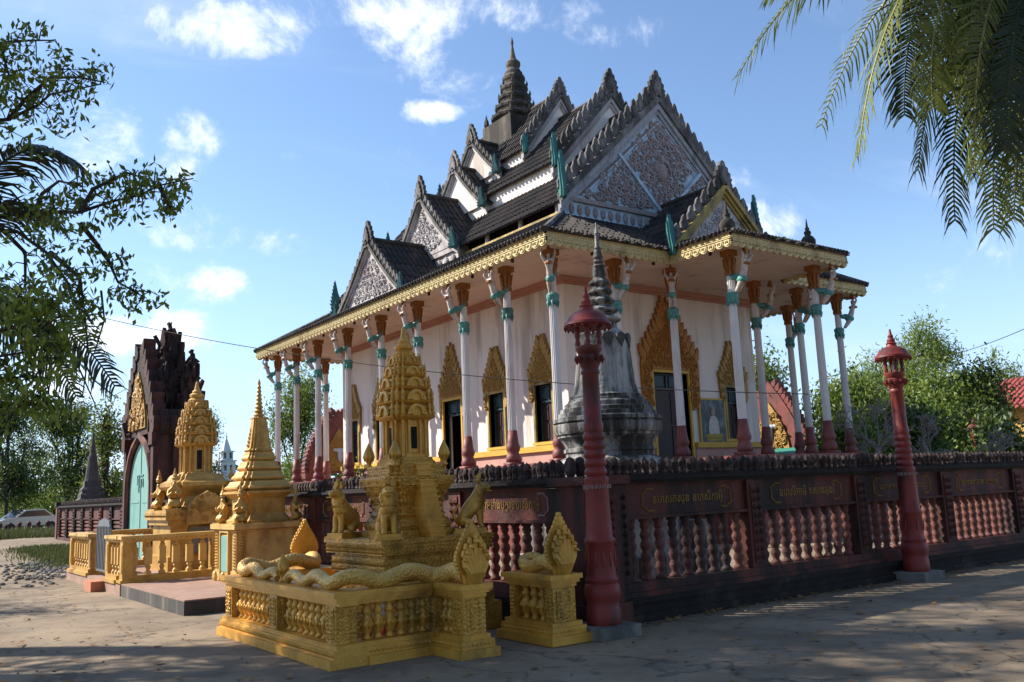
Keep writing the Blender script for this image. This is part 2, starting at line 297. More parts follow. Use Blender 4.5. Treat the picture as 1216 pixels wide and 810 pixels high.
# ------------------------------------------------------------------ ground
def gh(x, y):
    t = min(1, max(0, (y-20)/22)); t = t*t*(3-2*t); s = min(1, max(0, (12-x)/5)); return .34*t*s
def make_ground():
    xs = sorted(set([-600, -300, -150, -80, -50, -30] + [i*.75 for i in range(-28, 62)] + [60, 80, 120, 200, 400, 900]))
    ys = sorted(set([-300, -100, -50, -25] + [i*.75 for i in range(-12, 75)] + [70, 90, 130, 200, 400, 900, 1500]))
    nx = len(xs); v = [(x, y, gh(x, y) + (0.012*math.sin(x*1.7+y*.9)*math.sin(y*1.3-x*.4) if -20 < x < 45 and -8 < y < 60 and not (6 < x < 36 and y > 7) else 0)) for y in ys for x in xs]
    f = [(j*nx+i, j*nx+i+1, (j+1)*nx+i+1, (j+1)*nx+i) for j in range(len(ys)-1) for i in range(nx-1)]
    me = bpy.data.meshes.new('ground'); me.from_pydata(v, [], f); me.shade_smooth()
    m = bpy.data.materials.new('yard'); m.use_nodes = True; t = m.node_tree; n = t.nodes; l = t.links; b = n['Principled BSDF']; b.inputs['Roughness'].default_value = .92; b.inputs['Specular IOR Level'].default_value = .2
    g = n.new('ShaderNodeNewGeometry').outputs['Position']
    def noise(s, d=6, r=.6, off=(0,0,0), st=(1,1,1), di=0):
        mp = n.new('ShaderNodeMapping'); mp.inputs['Location'].default_value = off; mp.inputs['Scale'].default_value = st; l.new(g, mp.inputs[0])
        q = n.new('ShaderNodeTexNoise'); q.inputs['Scale'].default_value = s; q.inputs['Detail'].default_value = d; q.inputs['Roughness'].default_value = r; q.inputs['Distortion'].default_value = di; l.new(mp.outputs[0], q.inputs['Vector']); return q.outputs['Fac']
    def mr(x, a, b2, lo=0, hi=1):
        q = n.new('ShaderNodeMapRange'); q.interpolation_type = 'SMOOTHSTEP'; q.inputs['From Min'].default_value = a; q.inputs['From Max'].default_value = b2; q.inputs['To Min'].default_value = lo; q.inputs['To Max'].default_value = hi; l.new(x, q.inputs['Value']); return q.outputs[0]
    def mx(fac, a, c):
        q = n.new('ShaderNodeMix'); q.data_type = 'RGBA'; l.new(fac, q.inputs['Factor'])
        for sck, val in ((q.inputs[6], a), (q.inputs[7], c)):
            if isinstance(val, tuple): sck.default_value = (*val, 1)
            else: l.new(val, sck)
        return q.outputs[2]
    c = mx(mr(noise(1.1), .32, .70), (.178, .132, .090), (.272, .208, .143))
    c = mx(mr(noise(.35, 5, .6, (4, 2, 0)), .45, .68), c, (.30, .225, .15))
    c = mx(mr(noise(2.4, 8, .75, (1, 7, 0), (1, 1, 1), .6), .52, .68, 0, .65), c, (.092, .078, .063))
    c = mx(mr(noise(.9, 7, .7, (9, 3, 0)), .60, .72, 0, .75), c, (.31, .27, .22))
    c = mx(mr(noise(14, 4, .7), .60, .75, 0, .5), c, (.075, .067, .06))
    v2 = n.new('ShaderNodeTexVoronoi'); v2.feature = 'DISTANCE_TO_EDGE'; v2.inputs['Scale'].default_value = .33; v2.inputs['Randomness'].default_value = .9
    ad = n.new('ShaderNodeVectorMath'); ad.operation = 'ADD'; nz = n.new('ShaderNodeTexNoise'); nz.inputs['Scale'].default_value = 1.3; nz.inputs['Detail'].default_value = 6; l.new(g, nz.inputs['Vector']); l.new(nz.outputs['Color'], ad.inputs[1]); l.new(g, ad.inputs[0]); l.new(ad.outputs[0], v2.inputs['Vector'])
    crack = mr(v2.outputs['Distance'], .002, .010, .55, 0); c = mx(crack, c, (.06, .055, .05))
    sp = n.new('ShaderNodeSeparateXYZ'); l.new(g, sp.inputs[0])
    far = mr(sp.outputs[1], 48, 56); c = mx(far, c, mx(mr(noise(.5), .4, .6), (.10, .12, .035), (.19, .17, .08)))
    l.new(c, b.inputs['Base Color'])
    bp = n.new('ShaderNodeBump'); bp.inputs['Strength'].default_value = .5; bp.inputs['Distance'].default_value = .03
    l.new(noise(9, 9, .72), bp.inputs['Height']); l.new(bp.outputs[0], b.inputs['Normal'])
    me.materials.append(m); MATS['yard'] = m
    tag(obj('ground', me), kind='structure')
make_ground()

# ------------------------------------------------------------------ temple
XC, YC = 20.75, 27.53
temple = thing('temple', (XC, YC, 0), 'large white temple with tiered dark tile roofs, carved gables and tall fluted columns', 'temple')
def tp(mb, name, m, smooth=False, parent=None, label=None, kind=None):      # world-coordinate mesh under the temple
    M = T(-XC, -YC, 0); mb.v = [tuple(M @ Vector(p)) for p in mb.v]
    o = mb.build(name, m, parent or temple, smooth, label=label)
    if kind: o['kind'] = kind
    return o
Z0 = 2.25                                                       # terrace level
mb = MB()
for e, za, zb in ((.75, 0, .35), (.6, .35, .8), (.68, .8, .95), (.5, .95, 1.85), (.62, 1.85, 2.05), (.7, 2.05, Z0)):
    mb.box(14.4-e, 27.1+e, 17.82-e, 37.25+e, za, zb); mb.box(18.9-e, 22.66+e, 15.6-e, 17.82-e-.002, za, zb-.001)
tp(mb, 'terrace', 'foot_red')
# walls with real openings
def wall_open(mb, L0, L1, z0, z1, ops, y0, y1, M):
    us = sorted(set([L0, L1] + [v for o in ops for v in (o[0], o[1])])); zs = sorted(set([z0, z1] + [v for o in ops for v in (o[2], o[3])]))
    for i in range(len(us)-1):
        for j in range(len(zs)-1):
            cu, cz = (us[i]+us[i+1])/2, (zs[j]+zs[j+1])/2
            if any(o[0] < cu < o[1] and o[2] < cz < o[3] for o in ops): continue
            mb.box(us[i], us[i+1], y0, y1, zs[j], zs[j+1], M)
WX0, WX1, WY0, WY1 = 16.5, 25.0, 19.92, 35.15
side_bays = [(21.05, 'w'), (23.55, 'w'), (26.25, 'd'), (28.85, 'd'), (31.55, 'w'), (34.05, 'w')]
def op(u, k): return (u-.42, u+.42, 2.99, 4.72) if k == 'w' else (u-.58, u+.58, Z0+.05, 4.78)
Ms = T(WX0, 0, 0) @ Rz(-PI/2)                                    # local x -> -Y, local y -> +X
mb = MB(); wall_open(mb, -WY1, -WY0, Z0, 7.9, [(-o[1], -o[0], o[2], o[3]) for o in [op(u, k) for u, k in side_bays]], 0, .3, Ms)
tp(mb, 'wall', 'white')
front_ops = [(19.97, 21.53, Z0+.05, 5.1), (23.35, 24.15, 2.99, 4.72), (17.35, 18.15, 2.99, 4.72)]
mb = MB(); wall_open(mb, WX0+.302, WX1, Z0, 7.9, front_ops, WY0, WY0+.3, None); tp(mb, 'wall', 'white')
mb = MB(); mb.box(WX1-.3, WX1, WY0+.302, WY1, Z0, 7.9); tp(mb, 'wall', 'white')
mb = MB(); mb.box(WX0+.302, WX1-.302, WY1-.3, WY1, Z0, 7.9); tp(mb, 'wall', 'white')
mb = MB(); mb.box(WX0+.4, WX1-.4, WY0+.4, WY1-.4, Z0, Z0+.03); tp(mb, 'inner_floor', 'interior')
def band(name, m, z0, z1, pr, gaps_side, gaps_front):
    a = WY0-pr
    for g0, g1 in sorted(gaps_side) + [(WY1, WY1)]:
        mb = MB(); mb.box(WX0-pr, WX0-.001, a, g0, z0, z1); tp(mb, name, m); a = g1
    a = WX0
    for g0, g1 in sorted(gaps_front) + [(WX1+pr, WX1+pr)]:
        mb = MB(); mb.box(a, g0, WY0-pr, WY0-.001, z0, z1); tp(mb, name, m); a = g1
dg_s = [(u-.75, u+.75) for u, k in side_bays if k == 'd']; dg_f = [(19.8, 21.7)]
band('plinth_band', 'pink', Z0, 2.70, .05, dg_s, dg_f)
band('sill_band', 'yellow', 2.702, 2.88, .14, dg_s, dg_f)
band('cornice_moulding', 'cornice_pink', 7.62, 7.70, .07, [], []); band('wall_cornice', 'cornice_pink', 7.702, 7.855, .12, [], [])
EX0, EX1, EY0, EY1, PX0, PX1, PY = 13.68, 27.82, 17.10, 37.97, 18.18, 23.38, 14.88
ZS = 7.86
mb = MB(); mb.box(EX0+.05, EX1-.05, EY0+.05, EY1-.05, ZS, ZS+.1); mb.box(PX0+.05, PX1-.05, PY+.05, EY0+.048, ZS, ZS+.1); tp(mb, 'soffit', 'soffit')
for a, b_ in ((0, 1), (1, 0)):
    pass
# little bulbs hanging from the soffit
bm0 = MB(); bm0.lathe([(.02, -.12), (.05, -.1), (.05, -.03), (.02, 0)], 6); bme = bm0.mesh('ceiling_bulb', 'wood')
for y in (19, 21, 23.5, 26.2, 28.8, 31.5, 34, 36.2): obj('ceiling_bulb', bme, temple, (14.0, y, ZS))
for x, y in ((15.5, 17.4), (17.8, 17.4), (18.5, 15.9)): obj('ceiling_bulb', bme, temple, (x, y, ZS))

# fascia boards: scalloped lower edge, rings, beads; local x along the run, -y outwards
def fascia_run(p0, p1, outward):
    p0 = Vector(p0); p1 = Vector(p1); Ld = (p1-p0).length; ex = (p1-p0).normalized(); ey = -Vector(outward)
    M = Matrix(((ex.x, ey.x, 0, p0.x), (ex.y, ey.y, 0, p0.y), (0, 0, 1, 0), (0, 0, 0, 1)))
    mb = MB(); ends = MB(); n = max(1, round(Ld/.29)); w = Ld/n; zt, zm, zl = 8.15, 7.86, 7.74
    mb.box(0, Ld, 0, .06, zm, zt, M)
    for z, h, d in ((8.10, .05, .035), (8.00, .022, .02), (7.955, .022, .02)): mb.box(0, Ld, -d, 0, z, z+h, M)
    for i in range(n):
        c = (i+.5)*w; k = 7
        arc = [(c+w*.5*math.cos(PI*j/k), zm-(zm-zl)*math.sin(PI*j/k)) for j in range(k+1)]
        mb.poly(arc[::-1], 0, .06, M)
        ring = []; q = 8; rr = w*.30
        for a in range(q+1): ring.append((c+rr*math.cos(2*PI*a/q), -.012, zm-.005+rr*.75*math.sin(2*PI*a/q)))
        mb.tube(ring, .016, 3, M); mb.gem((c, -.012, zm), .03, .03, M); mb.gem((c+w*.5, -.01, zm+.03), .03, .045, M)
        for s in (.17, .5, .83): mb.gem((i*w+s*w, -.01, 8.055), .028, .022, M)
        for s in (.25, .75): ends.ball((i*w+s*w, -.04, 8.19), .05, .08, .055, 6, M)
    return mb, ends
FR = [((EX0, EY1, 0), (EX0, EY0, 0), (-1, 0, 0)), ((EX0, EY0, 0), (PX0, EY0, 0), (0, -1, 0)), ((PX0, EY0, 0), (PX0, PY, 0), (-1, 0, 0)), ((PX0, PY, 0), (PX1, PY, 0), (0, -1, 0)),
      ((PX1, PY, 0), (PX1, EY0, 0), (1, 0, 0)), ((PX1, EY0, 0), (EX1, EY0, 0), (0, -1, 0)), ((EX1, EY0, 0), (EX1, EY1, 0), (1, 0, 0)), ((EX1, EY1, 0), (EX0, EY1, 0), (0, 1, 0))]
for a, b_, o_ in FR:
    fm, te = fascia_run(a, b_, o_); tp(fm, 'fascia_board', 'fascia'); tp(te, 'tile_ends', 'tile', kind='stuff')

# roofs with tile ribs
def slope(mb, A, B, C, D, rib=.21, rr=.05, th=.04, seg=.42):
    A, B, C, D = map(Vector, (A, B, C, D)); e = (B-A).normalized(); nrm = e.cross(D-A).normalized()
    if nrm.z < 0: nrm = -nrm
    mb.add([A, B, C, D, A-nrm*th, B-nrm*th, C-nrm*th, D-nrm*th], [(0,1,2,3),(7,6,5,4),(0,4,5,1),(1,5,6,2),(2,6,7,3),(3,7,4,0)])
    W = (B-A).length; up = (D-A) - e*((D-A).dot(e)); Lf = up.length; up.normalize(); uD = (D-A).dot(e); uC = (C-A).dot(e)
    n = max(1, int(W/rib)); st = W/n
    for i in range(n):
        u = (i+.5)*st; fr = 1.
        if uD > 1e-3: fr = min(fr, u/uD)
        if W-uC > 1e-3: fr = min(fr, (W-u)/(W-uC))
        Ln = Lf*fr
        if Ln < .12: continue
        k = max(1, int(Ln/seg)); s0 = Ln/k
        for j in range(k):
            q0 = A+e*(u+random.uniform(-.008, .008)) + up*(j*s0 - (.05 if j == 0 else 0)); q1 = q0+up*(s0*1.02); r1 = rr*random.uniform(.92, 1.1); r2 = rr*.86
            vs = []
            for q, r in ((q0, r1), (q1, r2)):
                for a in (0, .33, .67, 1): vs.append(q + e*(-r*math.cos(PI*a)) + nrm*(r*math.sin(PI*a) + (.012 if r == r1 else -.004)))
            mb.add(vs, [(0,1,5,4),(1,2,6,5),(2,3,7,6),(3,2,1,0)])
    return mb
SX0, SX1, SY0, SY1, SZ = 16.42, 25.08, 19.72, 35.34, 9.72
ze = 8.13; ov = .07
c1 = (EX0-ov, EY0-ov, ze); c2 = (EX1+ov, EY0-ov, ze); c3 = (EX1+ov, EY1+ov, ze); c4 = (EX0-ov, EY1+ov, ze)
d1 = (SX0, SY0, SZ); d2 = (SX1, SY0, SZ); d3 = (SX1, SY1, SZ); d4 = (SX0, SY1, SZ)
for a, b_, c_, d_ in ((c4, c1, d1, d4), (c1, c2, d2, d1), (c2, c3, d3, d2), (c3, c4, d4, d3)):
    tp(slope(MB(), a, b_, c_, d_), 'skirt_roof', 'tile')
for a, b_ in ((c1, d1), (c2, d2), (c3, d3), (c4, d4)): mb = MB(); mb.tube([a, b_], .09, 6); tp(mb, 'hip_ridge', 'stone_trim')
pz = 8.55
mb = slope(MB(), (PX0-ov, PY-ov, ze), (PX1+ov, PY-ov, ze), (PX1-.7, EY0+.25, pz), (PX0+.7, EY0+.25, pz)); tp(mb, 'porch_roof', 'tile')
mb = slope(MB(), (PX0-ov, EY0+.25, ze), (PX0-ov, PY-ov, ze), (PX0+.7, EY0+.24, pz), (PX0+.7, EY0+.25, pz)); tp(mb, 'porch_roof', 'tile'); mb = slope(MB(), (PX1+ov, PY-ov, ze), (PX1+ov, EY0+.25, ze), (PX1-.7, EY0+.25, pz), (PX1-.7, EY0+.24, pz)); tp(mb, 'porch_roof', 'tile')

# clerestory between skirt roof and lowest tier
mb = MB(); mb.box(SX0+.35, SX1-.35, SY0+.25, SY1-.25, 9.3, 10.3); tp(mb, 'clerestory_shade', 'interior')  # near-black box, the shade inside the opening put into its colour
mb = MB()
for y in (20.0, 21.9, 23.8, 31.2, 33.1, 35.0): mb.lathe([(.10, SZ-.1), (.12, SZ+.05), (.09, SZ+.08), (.09, 10.25)], 10, SX0+.12, y)
tp(mb, 'clerestory_posts', 'trim_white', True)
mb = MB()
for i in range(18): mb.box(SX0+.28, SX0+.31, 20.3+i*.84, 20.34+i*.84, SZ, 10.2)
tp(mb, 'clerestory_bars', 'wood')
mb = MB(); mb.box(SX0-.02, SX0+.10, SY0, SY1, SZ+.03, SZ+.10); tp(mb, 'clerestory_rail', 'gold_trim')

def rake(W, zb, H, p, k=8): return [(W*(1-i/k), zb+H*(1-(1-i/k))**1 if p == 1 else zb+H*(1-(1-(i/k))**1)**p) for i in range(k+1)]
def rake_pts(W, zb, H, p, k=8):                                   # from eave (off=W) to apex (off=0); p>1 makes a hollow curve
    return [(W*(1-i/k), zb+H*(i/k)**p) for i in range(k+1)]
def gable_roof(axis, a0, a1, W, zb, H, p, label=None):
    """axis 'y': ridge along y at XC; axis 'x': ridge along x at YC"""
    k = 1 if p == 1 else 4; pts = rake_pts(W, zb, H, p, k)
    for s in (-1, 1):
        mb = MB()
        for i in range(k):
            (o0, z0), (o1, z1) = pts[i], pts[i+1]
            if axis == 'y':
                q = [(XC+s*o0, a0, z0), (XC+s*o0, a1, z0), (XC+s*o1, a1, z1), (XC+s*o1, a0, z1)]
            else: q = [(a0, YC+s*o0, z0), (a1, YC+s*o0, z0), (a1, YC+s*o1, z1), (a0, YC+s*o1, z1)]
            slope(mb, *q, rr=.06 if axis == 'y' else .05)
        tp(mb, 'roof_slope', 'tile')
    mb = MB(); z = zb+H+.02
    mb.tube([(XC, a0, z), (XC, a1, z)] if axis == 'y' else [(a0, YC, z), (a1, YC, z)], .11, 6); tp(mb, 'ridge_cap', 'tile')

def flame_shape(w, h, teeth=4, lean=0.):                           # pointed leaf outline (x, z) with small curls on its edge
    def q(t): return w*.5*(.50+.50*math.sin(min(1, t/.30)*PI/2))*(1-max(0, (t-.30)/.70)**1.5) if t < 1 else 0
    L_ = []; n = teeth*2
    for i in range(n):
        t = i/n; L_.append((-q(t)*(1.0 if i % 2 else .84), h*(t + (.05 if i % 2 else 0))))
    f_ = lambda z: lean*h*(z/h)**2
    return [(x+f_(z), z) for x, z in L_] + [(lean*h, h)] + [(-x+f_(z), z) for x, z in L_][::-1]
def blade_shape(w, h, teeth=7):                                   # tall serpent blade, jagged on its outer edge
    out = [(w*.35, 0), (w*.42, h*.18), (w*.16, h*.5), (w*.02, h*.8), (-w*.10, h)]
    for i in range(teeth): t = 1-(i+1)/(teeth+.4); e = -w*.12-w*.5*(1-t)**.8; out += [(e*.72, h*(t+.035)), (e, h*(t+.055))]
    return out + [(-w*.45, 0)]
def flame_mesh(name, w, h, th, m, teeth=4, lean=0., core=True):
    mb = MB(); mb.poly(flame_shape(w, h, teeth, lean), -th/2, th/2)
    if core:
        mb.poly([(x*.5, z*.7+h*.06) for x, z in flame_shape(w, h, teeth, lean)], -th*.72, th*.72)
        mb.ball((0, 0, h*.28), w*.15, th*.95, h*.12, 6)
    return mb.mesh(name, m)
def spiral(mb, cx, cz, r, y, turns=1.6, a0=0., sgn=1, rad=.03, M=None, n=14):
    pts = []
    for i in range(n+1):
        t = i/n; a = a0+sgn*turns*2*PI*t; q = r*(1-t*.82); pts.append((cx+q*math.cos(a), y-.02*t, cz+q*math.sin(a)))
    mb.tube(pts, [rad*(1.1-.6*i/n) for i in range(n+1)], 5, M)
def carve(mb, inside, x0, x1, z0, z1, step, y, rad, rng, lim=400):
    """scrolls, leaf curls and buds packed over a region"""
    k = 0; z = z0+step*.5; row = 0
    while z < z1:
        x = x0+step*.5 + (step*.5 if row % 2 else 0)
        while x < x1:
            if inside(x, z) and k < lim:
                s = 1 if x > (x0+x1)/2 else -1
                spiral(mb, x+rng.uniform(-.1, .1)*step, z+rng.uniform(-.1, .1)*step, step*rng.uniform(.46, .6), y, rng.uniform(1.2, 1.8), rng.uniform(0, 6.28), s, rad, None, 11)
                a = rng.uniform(0, 6.28); mb.gem((x+step*.55*math.cos(a), y, z+step*.55*math.sin(a)), rad*1.6, rad*2.2); k += 1
            x += step
        z += step*.86; row += 1
FLM = {}
def gable(axis, pos, W, zb, H, p, tip, wall_m, frame_m, flame_m, fl=(.34, .5), carve_m=None, tymp_in=.42, each=True, teal=True, base=None, big=False, name='gable'):
    """gable front in local coordinates: x across, -y outwards; placed by a rotation so it is a real panel on the roof end"""
    loc = (XC, pos, 0) if axis == 'y' else (pos, YC, 0); rz = 0 if axis == 'y' else -PI/2
    pts = rake_pts(W, zb, H, p, 8); rng = random.Random(int(pos*100))
    Lr = math.hypot(W, H); sl = H/W
    def inner(d): return [(max(0, o - d*0.0), z - d*math.sqrt(1+sl*sl)) for o, z in pts]
    root_mb = MB()
    def strip(mb, d0, d1, y0, y1):
        a = [(o, z-d0*math.sqrt(1+sl*sl)) for o, z in pts]; b2 = [(o, z-d1*math.sqrt(1+sl*sl)) for o, z in pts]
        for s in (-1, 1):
            for i in range(len(pts)-1):
                q = [(s*a[i][0], a[i][1]), (s*a[i+1][0], a[i+1][1]), (s*b2[i+1][0], b2[i+1][1]), (s*b2[i][0], b2[i][1])]
                mb.poly(q if s < 0 else q[::-1], y0, y1)
    wdt = tymp_in
    strip(root_mb, -.02, wdt*.36, -.22, .02)
    g = obj(name, root_mb.mesh('gable_frame', 'stone_trim' if not big == 'gold' else 'gold_trim'), temple, loc, rz)
    mb = MB(); strip(mb, wdt*.36, wdt*.72, -.15, .0); strip(mb, wdt*.72, wdt, -.09, .0); obj('rake_moulding', mb.mesh('rake_moulding', frame_m), g)
    zt = zb - .0; ti = wdt*math.sqrt(1+sl*sl)
    tri = [(o, z-ti) for o, z in pts if z-ti > zb-.02]
    wb = W - ti/sl if p == 1 else W*(1-(ti/H)**(1/p))
    tri = [(wb, zb)] + [(o, z-ti) for o, z in pts if z-ti > zb+.02]
    outl = [(-o, z) for o, z in tri] + [(o, z) for o, z in tri[::-1][1:]]
    mb = MB(); mb.poly(outl, -.03, .12); ty = obj('tympanum', mb.mesh('tympanum', wall_m), g)
    if carve_m:
        apex = zb+H-ti
        def inside(x, z, pad=.16):
            return z > zb+pad and (apex - z)*wb/(apex-zb) - abs(x) > pad*1.3
        mb = MB()
        if big is True:
            def ins(x, z):
                if not inside(x, z, .2): return False
                zz_ = (z-zb)/(apex-zb); d = abs(abs(x)/wb - zz_)                # the two bands of the diamond
                return d > .04
            carve(mb, ins, -wb, wb, zb+.06, apex, .36, -.05, .05, rng)
            spiral(mb, 0, zb+1.55, .42, -.08, 1, 0, 1, .07); mb.ball((0, -.06, zb+1.5), .24, .16, .36, 10)
            mb.ball((0, -.12, zb+1.9), .13, .12, .16, 8)
        else: carve(mb, inside, -wb, wb, zb, apex, .27 if big != 'gold' else .32, -.035, .034, rng)
        tag(obj('carved_scrolls', mb.mesh('carved_scrolls', carve_m, True), ty), kind='stuff')
        if big is True:
            mb = MB(); b2 = .11
            for s in (-1, 1):
                q = [(0, zb+.02), (s*b2*1.4, zb+.02), (s*(wb*.5+b2*.7), zb+(apex-zb)*.5-.0), (s*(wb*.5-b2*.7), zb+(apex-zb)*.5+.0)]
                mb.poly(q if s > 0 else q[::-1], -.115, -.025)
            for s in (-1, 1):
                for d in (.0, .12):
                    q = [(s*wb*(1-d/wb)-s*.25, zb+.1), (0, apex-.28-d*1.1), (0, apex-.36-d*1.1), (s*wb*(1-d/wb)-s*.34, zb+.1)]
                    mb.poly(q if s < 0 else q[::-1], -.07 + d*.05, -.025)
            obj('diamond_bands', mb.mesh('diamond_bands', 'gable_blue'), ty)
            mb = MB()
            for i in range(70):                                              # beaded border along the rakes
                t = (i+.5)/70
                for s in (-1, 1): mb.gem((s*(wb-.16)*(1-t), -.05, zb+.1+(apex-zb-.34)*t), .05)
            obj('beaded_border', mb.mesh('beaded_border', 'relief'), ty)
    # flame ornaments along the rakes
    key = (fl, flame_m)
    if key not in FLM: FLM[key] = flame_mesh('flame_ornament', fl[0], fl[1], .07, flame_m, 3, .16)
    n = max(3, int(Lr/(fl[0]*1.12))); joined = MB()
    for s in (-1, 1):
        for i in range(n):
            t = (i+.4)/n; o = W*(1-t); z = zb+H*t**p
            ang = s*math.atan(sl)*.30
            if each:
                f_ = obj('flame_ornament', FLM[key], g); f_.location = (s*o, -.1, z-.03); f_.rotation_euler = (0, ang, 0); k_ = 1+.18*t; f_.scale = (k_*(1 if s < 0 else -1), 1, k_)
            else:
                M = T(s*o, -.1, z-.04) @ Matrix.Rotation(ang, 4, 'Y') @ Matrix.Diagonal((1 if s < 0 else -1, 1, 1, 1))
                joined.poly(flame_shape(fl[0], fl[1], 3, .10), -.05, .05, M); joined.ball((0, -.04, fl[1]*.3), fl[0]*.2, .06, fl[1]*.16, 6, M)
    if not each: obj('flame_trim', joined.mesh('flame_trim', flame_m), g)
    zt_ = zb+H-.10
    tm = MB(); sh = flame_shape(fl[0]*(2.2 if p == 1 else 2.9), tip+(.25 if p == 1 else .42), 5); zt_ -= 0 if p == 1 else .22; tm.poly(sh, -.16, -.04); tm.poly([(x*.6, z*.75+.04) for x, z in sh], -.22, -.02); tm.ball((0, -.16, tip*.28), fl[0]*.42, .1, tip*.16, 8)
    t_ = obj('apex_flame', tm.mesh('apex_flame', flame_m), g); t_.location = (0, 0, zt_)
    if teal:
        hh = 1.25 if W > 2.6 else .8
        if W > 4: hh = 1.55
        nb = MB(); nb.poly(blade_shape(hh*.46, hh), -.05, .05); nb.poly([(x*.6, z*.8+.05) for x, z in blade_shape(hh*.46, hh)], -.10, .10); me = nb.mesh('naga_ornament', 'teal')
        for s in (-1, 1):
            f_ = obj('naga_ornament', me, g); f_.location = (s*(W-.04), -.22, zb-.18); f_.scale = (s, 1, 1); f_.rotation_euler = (0, 0, R(62) if axis == 'y' else R(35))
    return g
# main-axis tiers (front and back ends)
tiers = [(19.7, 4.45, 10.06, 4.36, .86), (21.93, 2.86, 12.32, 3.18, .80), (24.73, 1.92, 13.95, 2.62, .56)]
for i, (y, W, zb, H, tip) in enumerate(tiers):
    yb = 2*YC-y
    gable_roof('y', y-.12, yb+.12, W, zb, H, 1)
    mb = MB()
    hw = W-.14                                                    # the white walls under each tier
    if i: mb.box(XC-hw, XC+hw, y+.05, yb-.05, zb-1.3, zb+.06); tp(mb, 'tier_wall', 'white')
gable('y', 19.7, 4.45, 10.30, 4.14, 1, .80, 'gable_blue', 'trim_grey', 'stone_trim', (.36, .60), 'relief', .46, True, True, big=True)
gable('y', 21.93, 2.86, 12.32, 3.18, 1, .78, 'white', 'trim_white', 'stone_trim', (.34, .54), None, .34)
gable('y', 24.73, 1.92, 13.95, 2.62, 1, .55, 'white', 'trim_white', 'stone_trim', (.30, .48), None, .28)
gable('y', 17.22, 2.62, 8.15, 2.42, 1, .62, 'relief_pale', 'gold_trim', 'stone_trim', (.36, .46), 'relief_pale', .30, True, True, big='gold')
gable_roof('y', 17.2, 20.2, 2.62, 8.17, 2.40, 1)
mb = MB(); mb.box(XC-4.2, XC+4.2, 19.69, 19.9, 9.6, 10.32); tp(mb, 'frieze', 'gable_blue')
mb = MB()
for i in range(26):                                               # lotus petals of the frieze
    x = XC-4.1+.16+i*.315; mb.ball((x, 19.67, 9.93), .10, .06, .17, 8); mb.gem((x, 19.63, 9.95), .05, .1)
mb.box(XC-4.3, XC+4.3, 19.6, 19.7, 10.16, 10.30)
tp(mb, 'frieze_petals', 'relief')
# cross-axis gables
sg = [(14.06, 2.6, 8.24, 2.34, 1.22, .62, 16.7, 'relief_pale', 'relief_pale'), (16.25, 2.4, 10.15, 2.45, 1.22, .70, 18.4, 'relief_pale', 'relief_pale'),
      (17.80, 2.0, 12.0, 1.98, 1.16, .62, 19.3, 'white', None), (18.65, 1.78, 13.5, 1.75, 1.16, .62, 20.75, 'white', None)]
for i, (x, W, zb, H, p, tip, xin, wm_, cm) in enumerate(sg):
    gable_roof('x', x-.1, xin, W, zb, H, p)
    gable('x', x, W, zb, H, p, tip, wm_, 'trim_white', 'stone_trim', (.26, .36), cm, .26, False, True)
    gable_roof('x', 2*XC-xin, 2*XC-x+.1, W, zb, H, p)
    if i: mb = MB(); mb.box(x+.06, 2*XC-x-.06, YC-W+.18, YC+W-.18, zb-1.15, zb+.05); tp(mb, 'dormer_wall', 'white' if i > 1 else 'trim_white')
mb = MB()
for i in range(9): mb.ball((16.28, YC-1.9+i*.475, 9.68), .07, .18, .22, 8)
mb.box(16.22, 16.30, YC-2.2, YC+2.2, 9.98, 10.18); mb.box(16.2, 16.30, YC-2.25, YC+2.25, 9.36, 9.46)
tp(mb, 'dormer_frieze', 'relief_pale')
# teal ridge ornaments seen against the sky behind the cross gables
nb = MB(); nb.poly(blade_shape(.5, 1.2), -.06, .06); me = nb.mesh('ridge_ornament', 'teal')
for (px_, y, z) in ((18.9, 30.5, 13.3), (17.9, 33.3, 11.8), (16.35, 35.4, 9.9), (13.95, 30.15, 8.2)):
    obj('ridge_ornament', me, temple, (px_, y, z), R(-25))

# spire
sp = MB(); sp.cbox(XC, YC, .98, .98, 14.2, 16.35); spire = tp(sp, 'spire_base', 'spire_stone')
mb = MB(); prof = [(.98, 16.35), (.98, 16.55)]
z = 16.45; r_ = 1.0
for k in range(5):
    prof += [(r_*.86, z), (r_, z+.1), (r_*1.02, z+.2), (r_*.92, z+.29), (r_*.78, z+.34), (r_*.80, z+.44)]; z += .44; r_ *= .83
prof += [(.34, z), (.30, z+.12), (.24, z+.2), (.30, z+.32), (.31, z+.45), (.22, z+.56), (.16, z+.6), (.10, z+.85), (.05, z+1.2), (.05, z+1.32), (.07, z+1.36), (.015, z+1.62)]
prof = prof[2:]
mb.lathe(prof, 16, XC, YC, None, PI/16); tp(mb, 'spire_rings', 'spire_stone', parent=spire)
bud = MB(); bud.lathe([(.09, 0), (.13, .12), (.10, .3), (.05, .42), (.01, .6)], 6)
bm_ = bud.mesh('corner_bud', 'spire_stone')
for sx, sy in SQ: obj('corner_bud', bm_, spire, (XC+sx*.86, YC+sy*.86, 16.35))
for k in range(4):
    for q in range(8):
        a = 2*PI*q/8; rr = (.95, .78, .65, .54)[k]; obj('antefix', bm_, spire, (XC+rr*math.cos(a), YC+rr*math.sin(a), 16.72+k*.44), 0, None, .42)

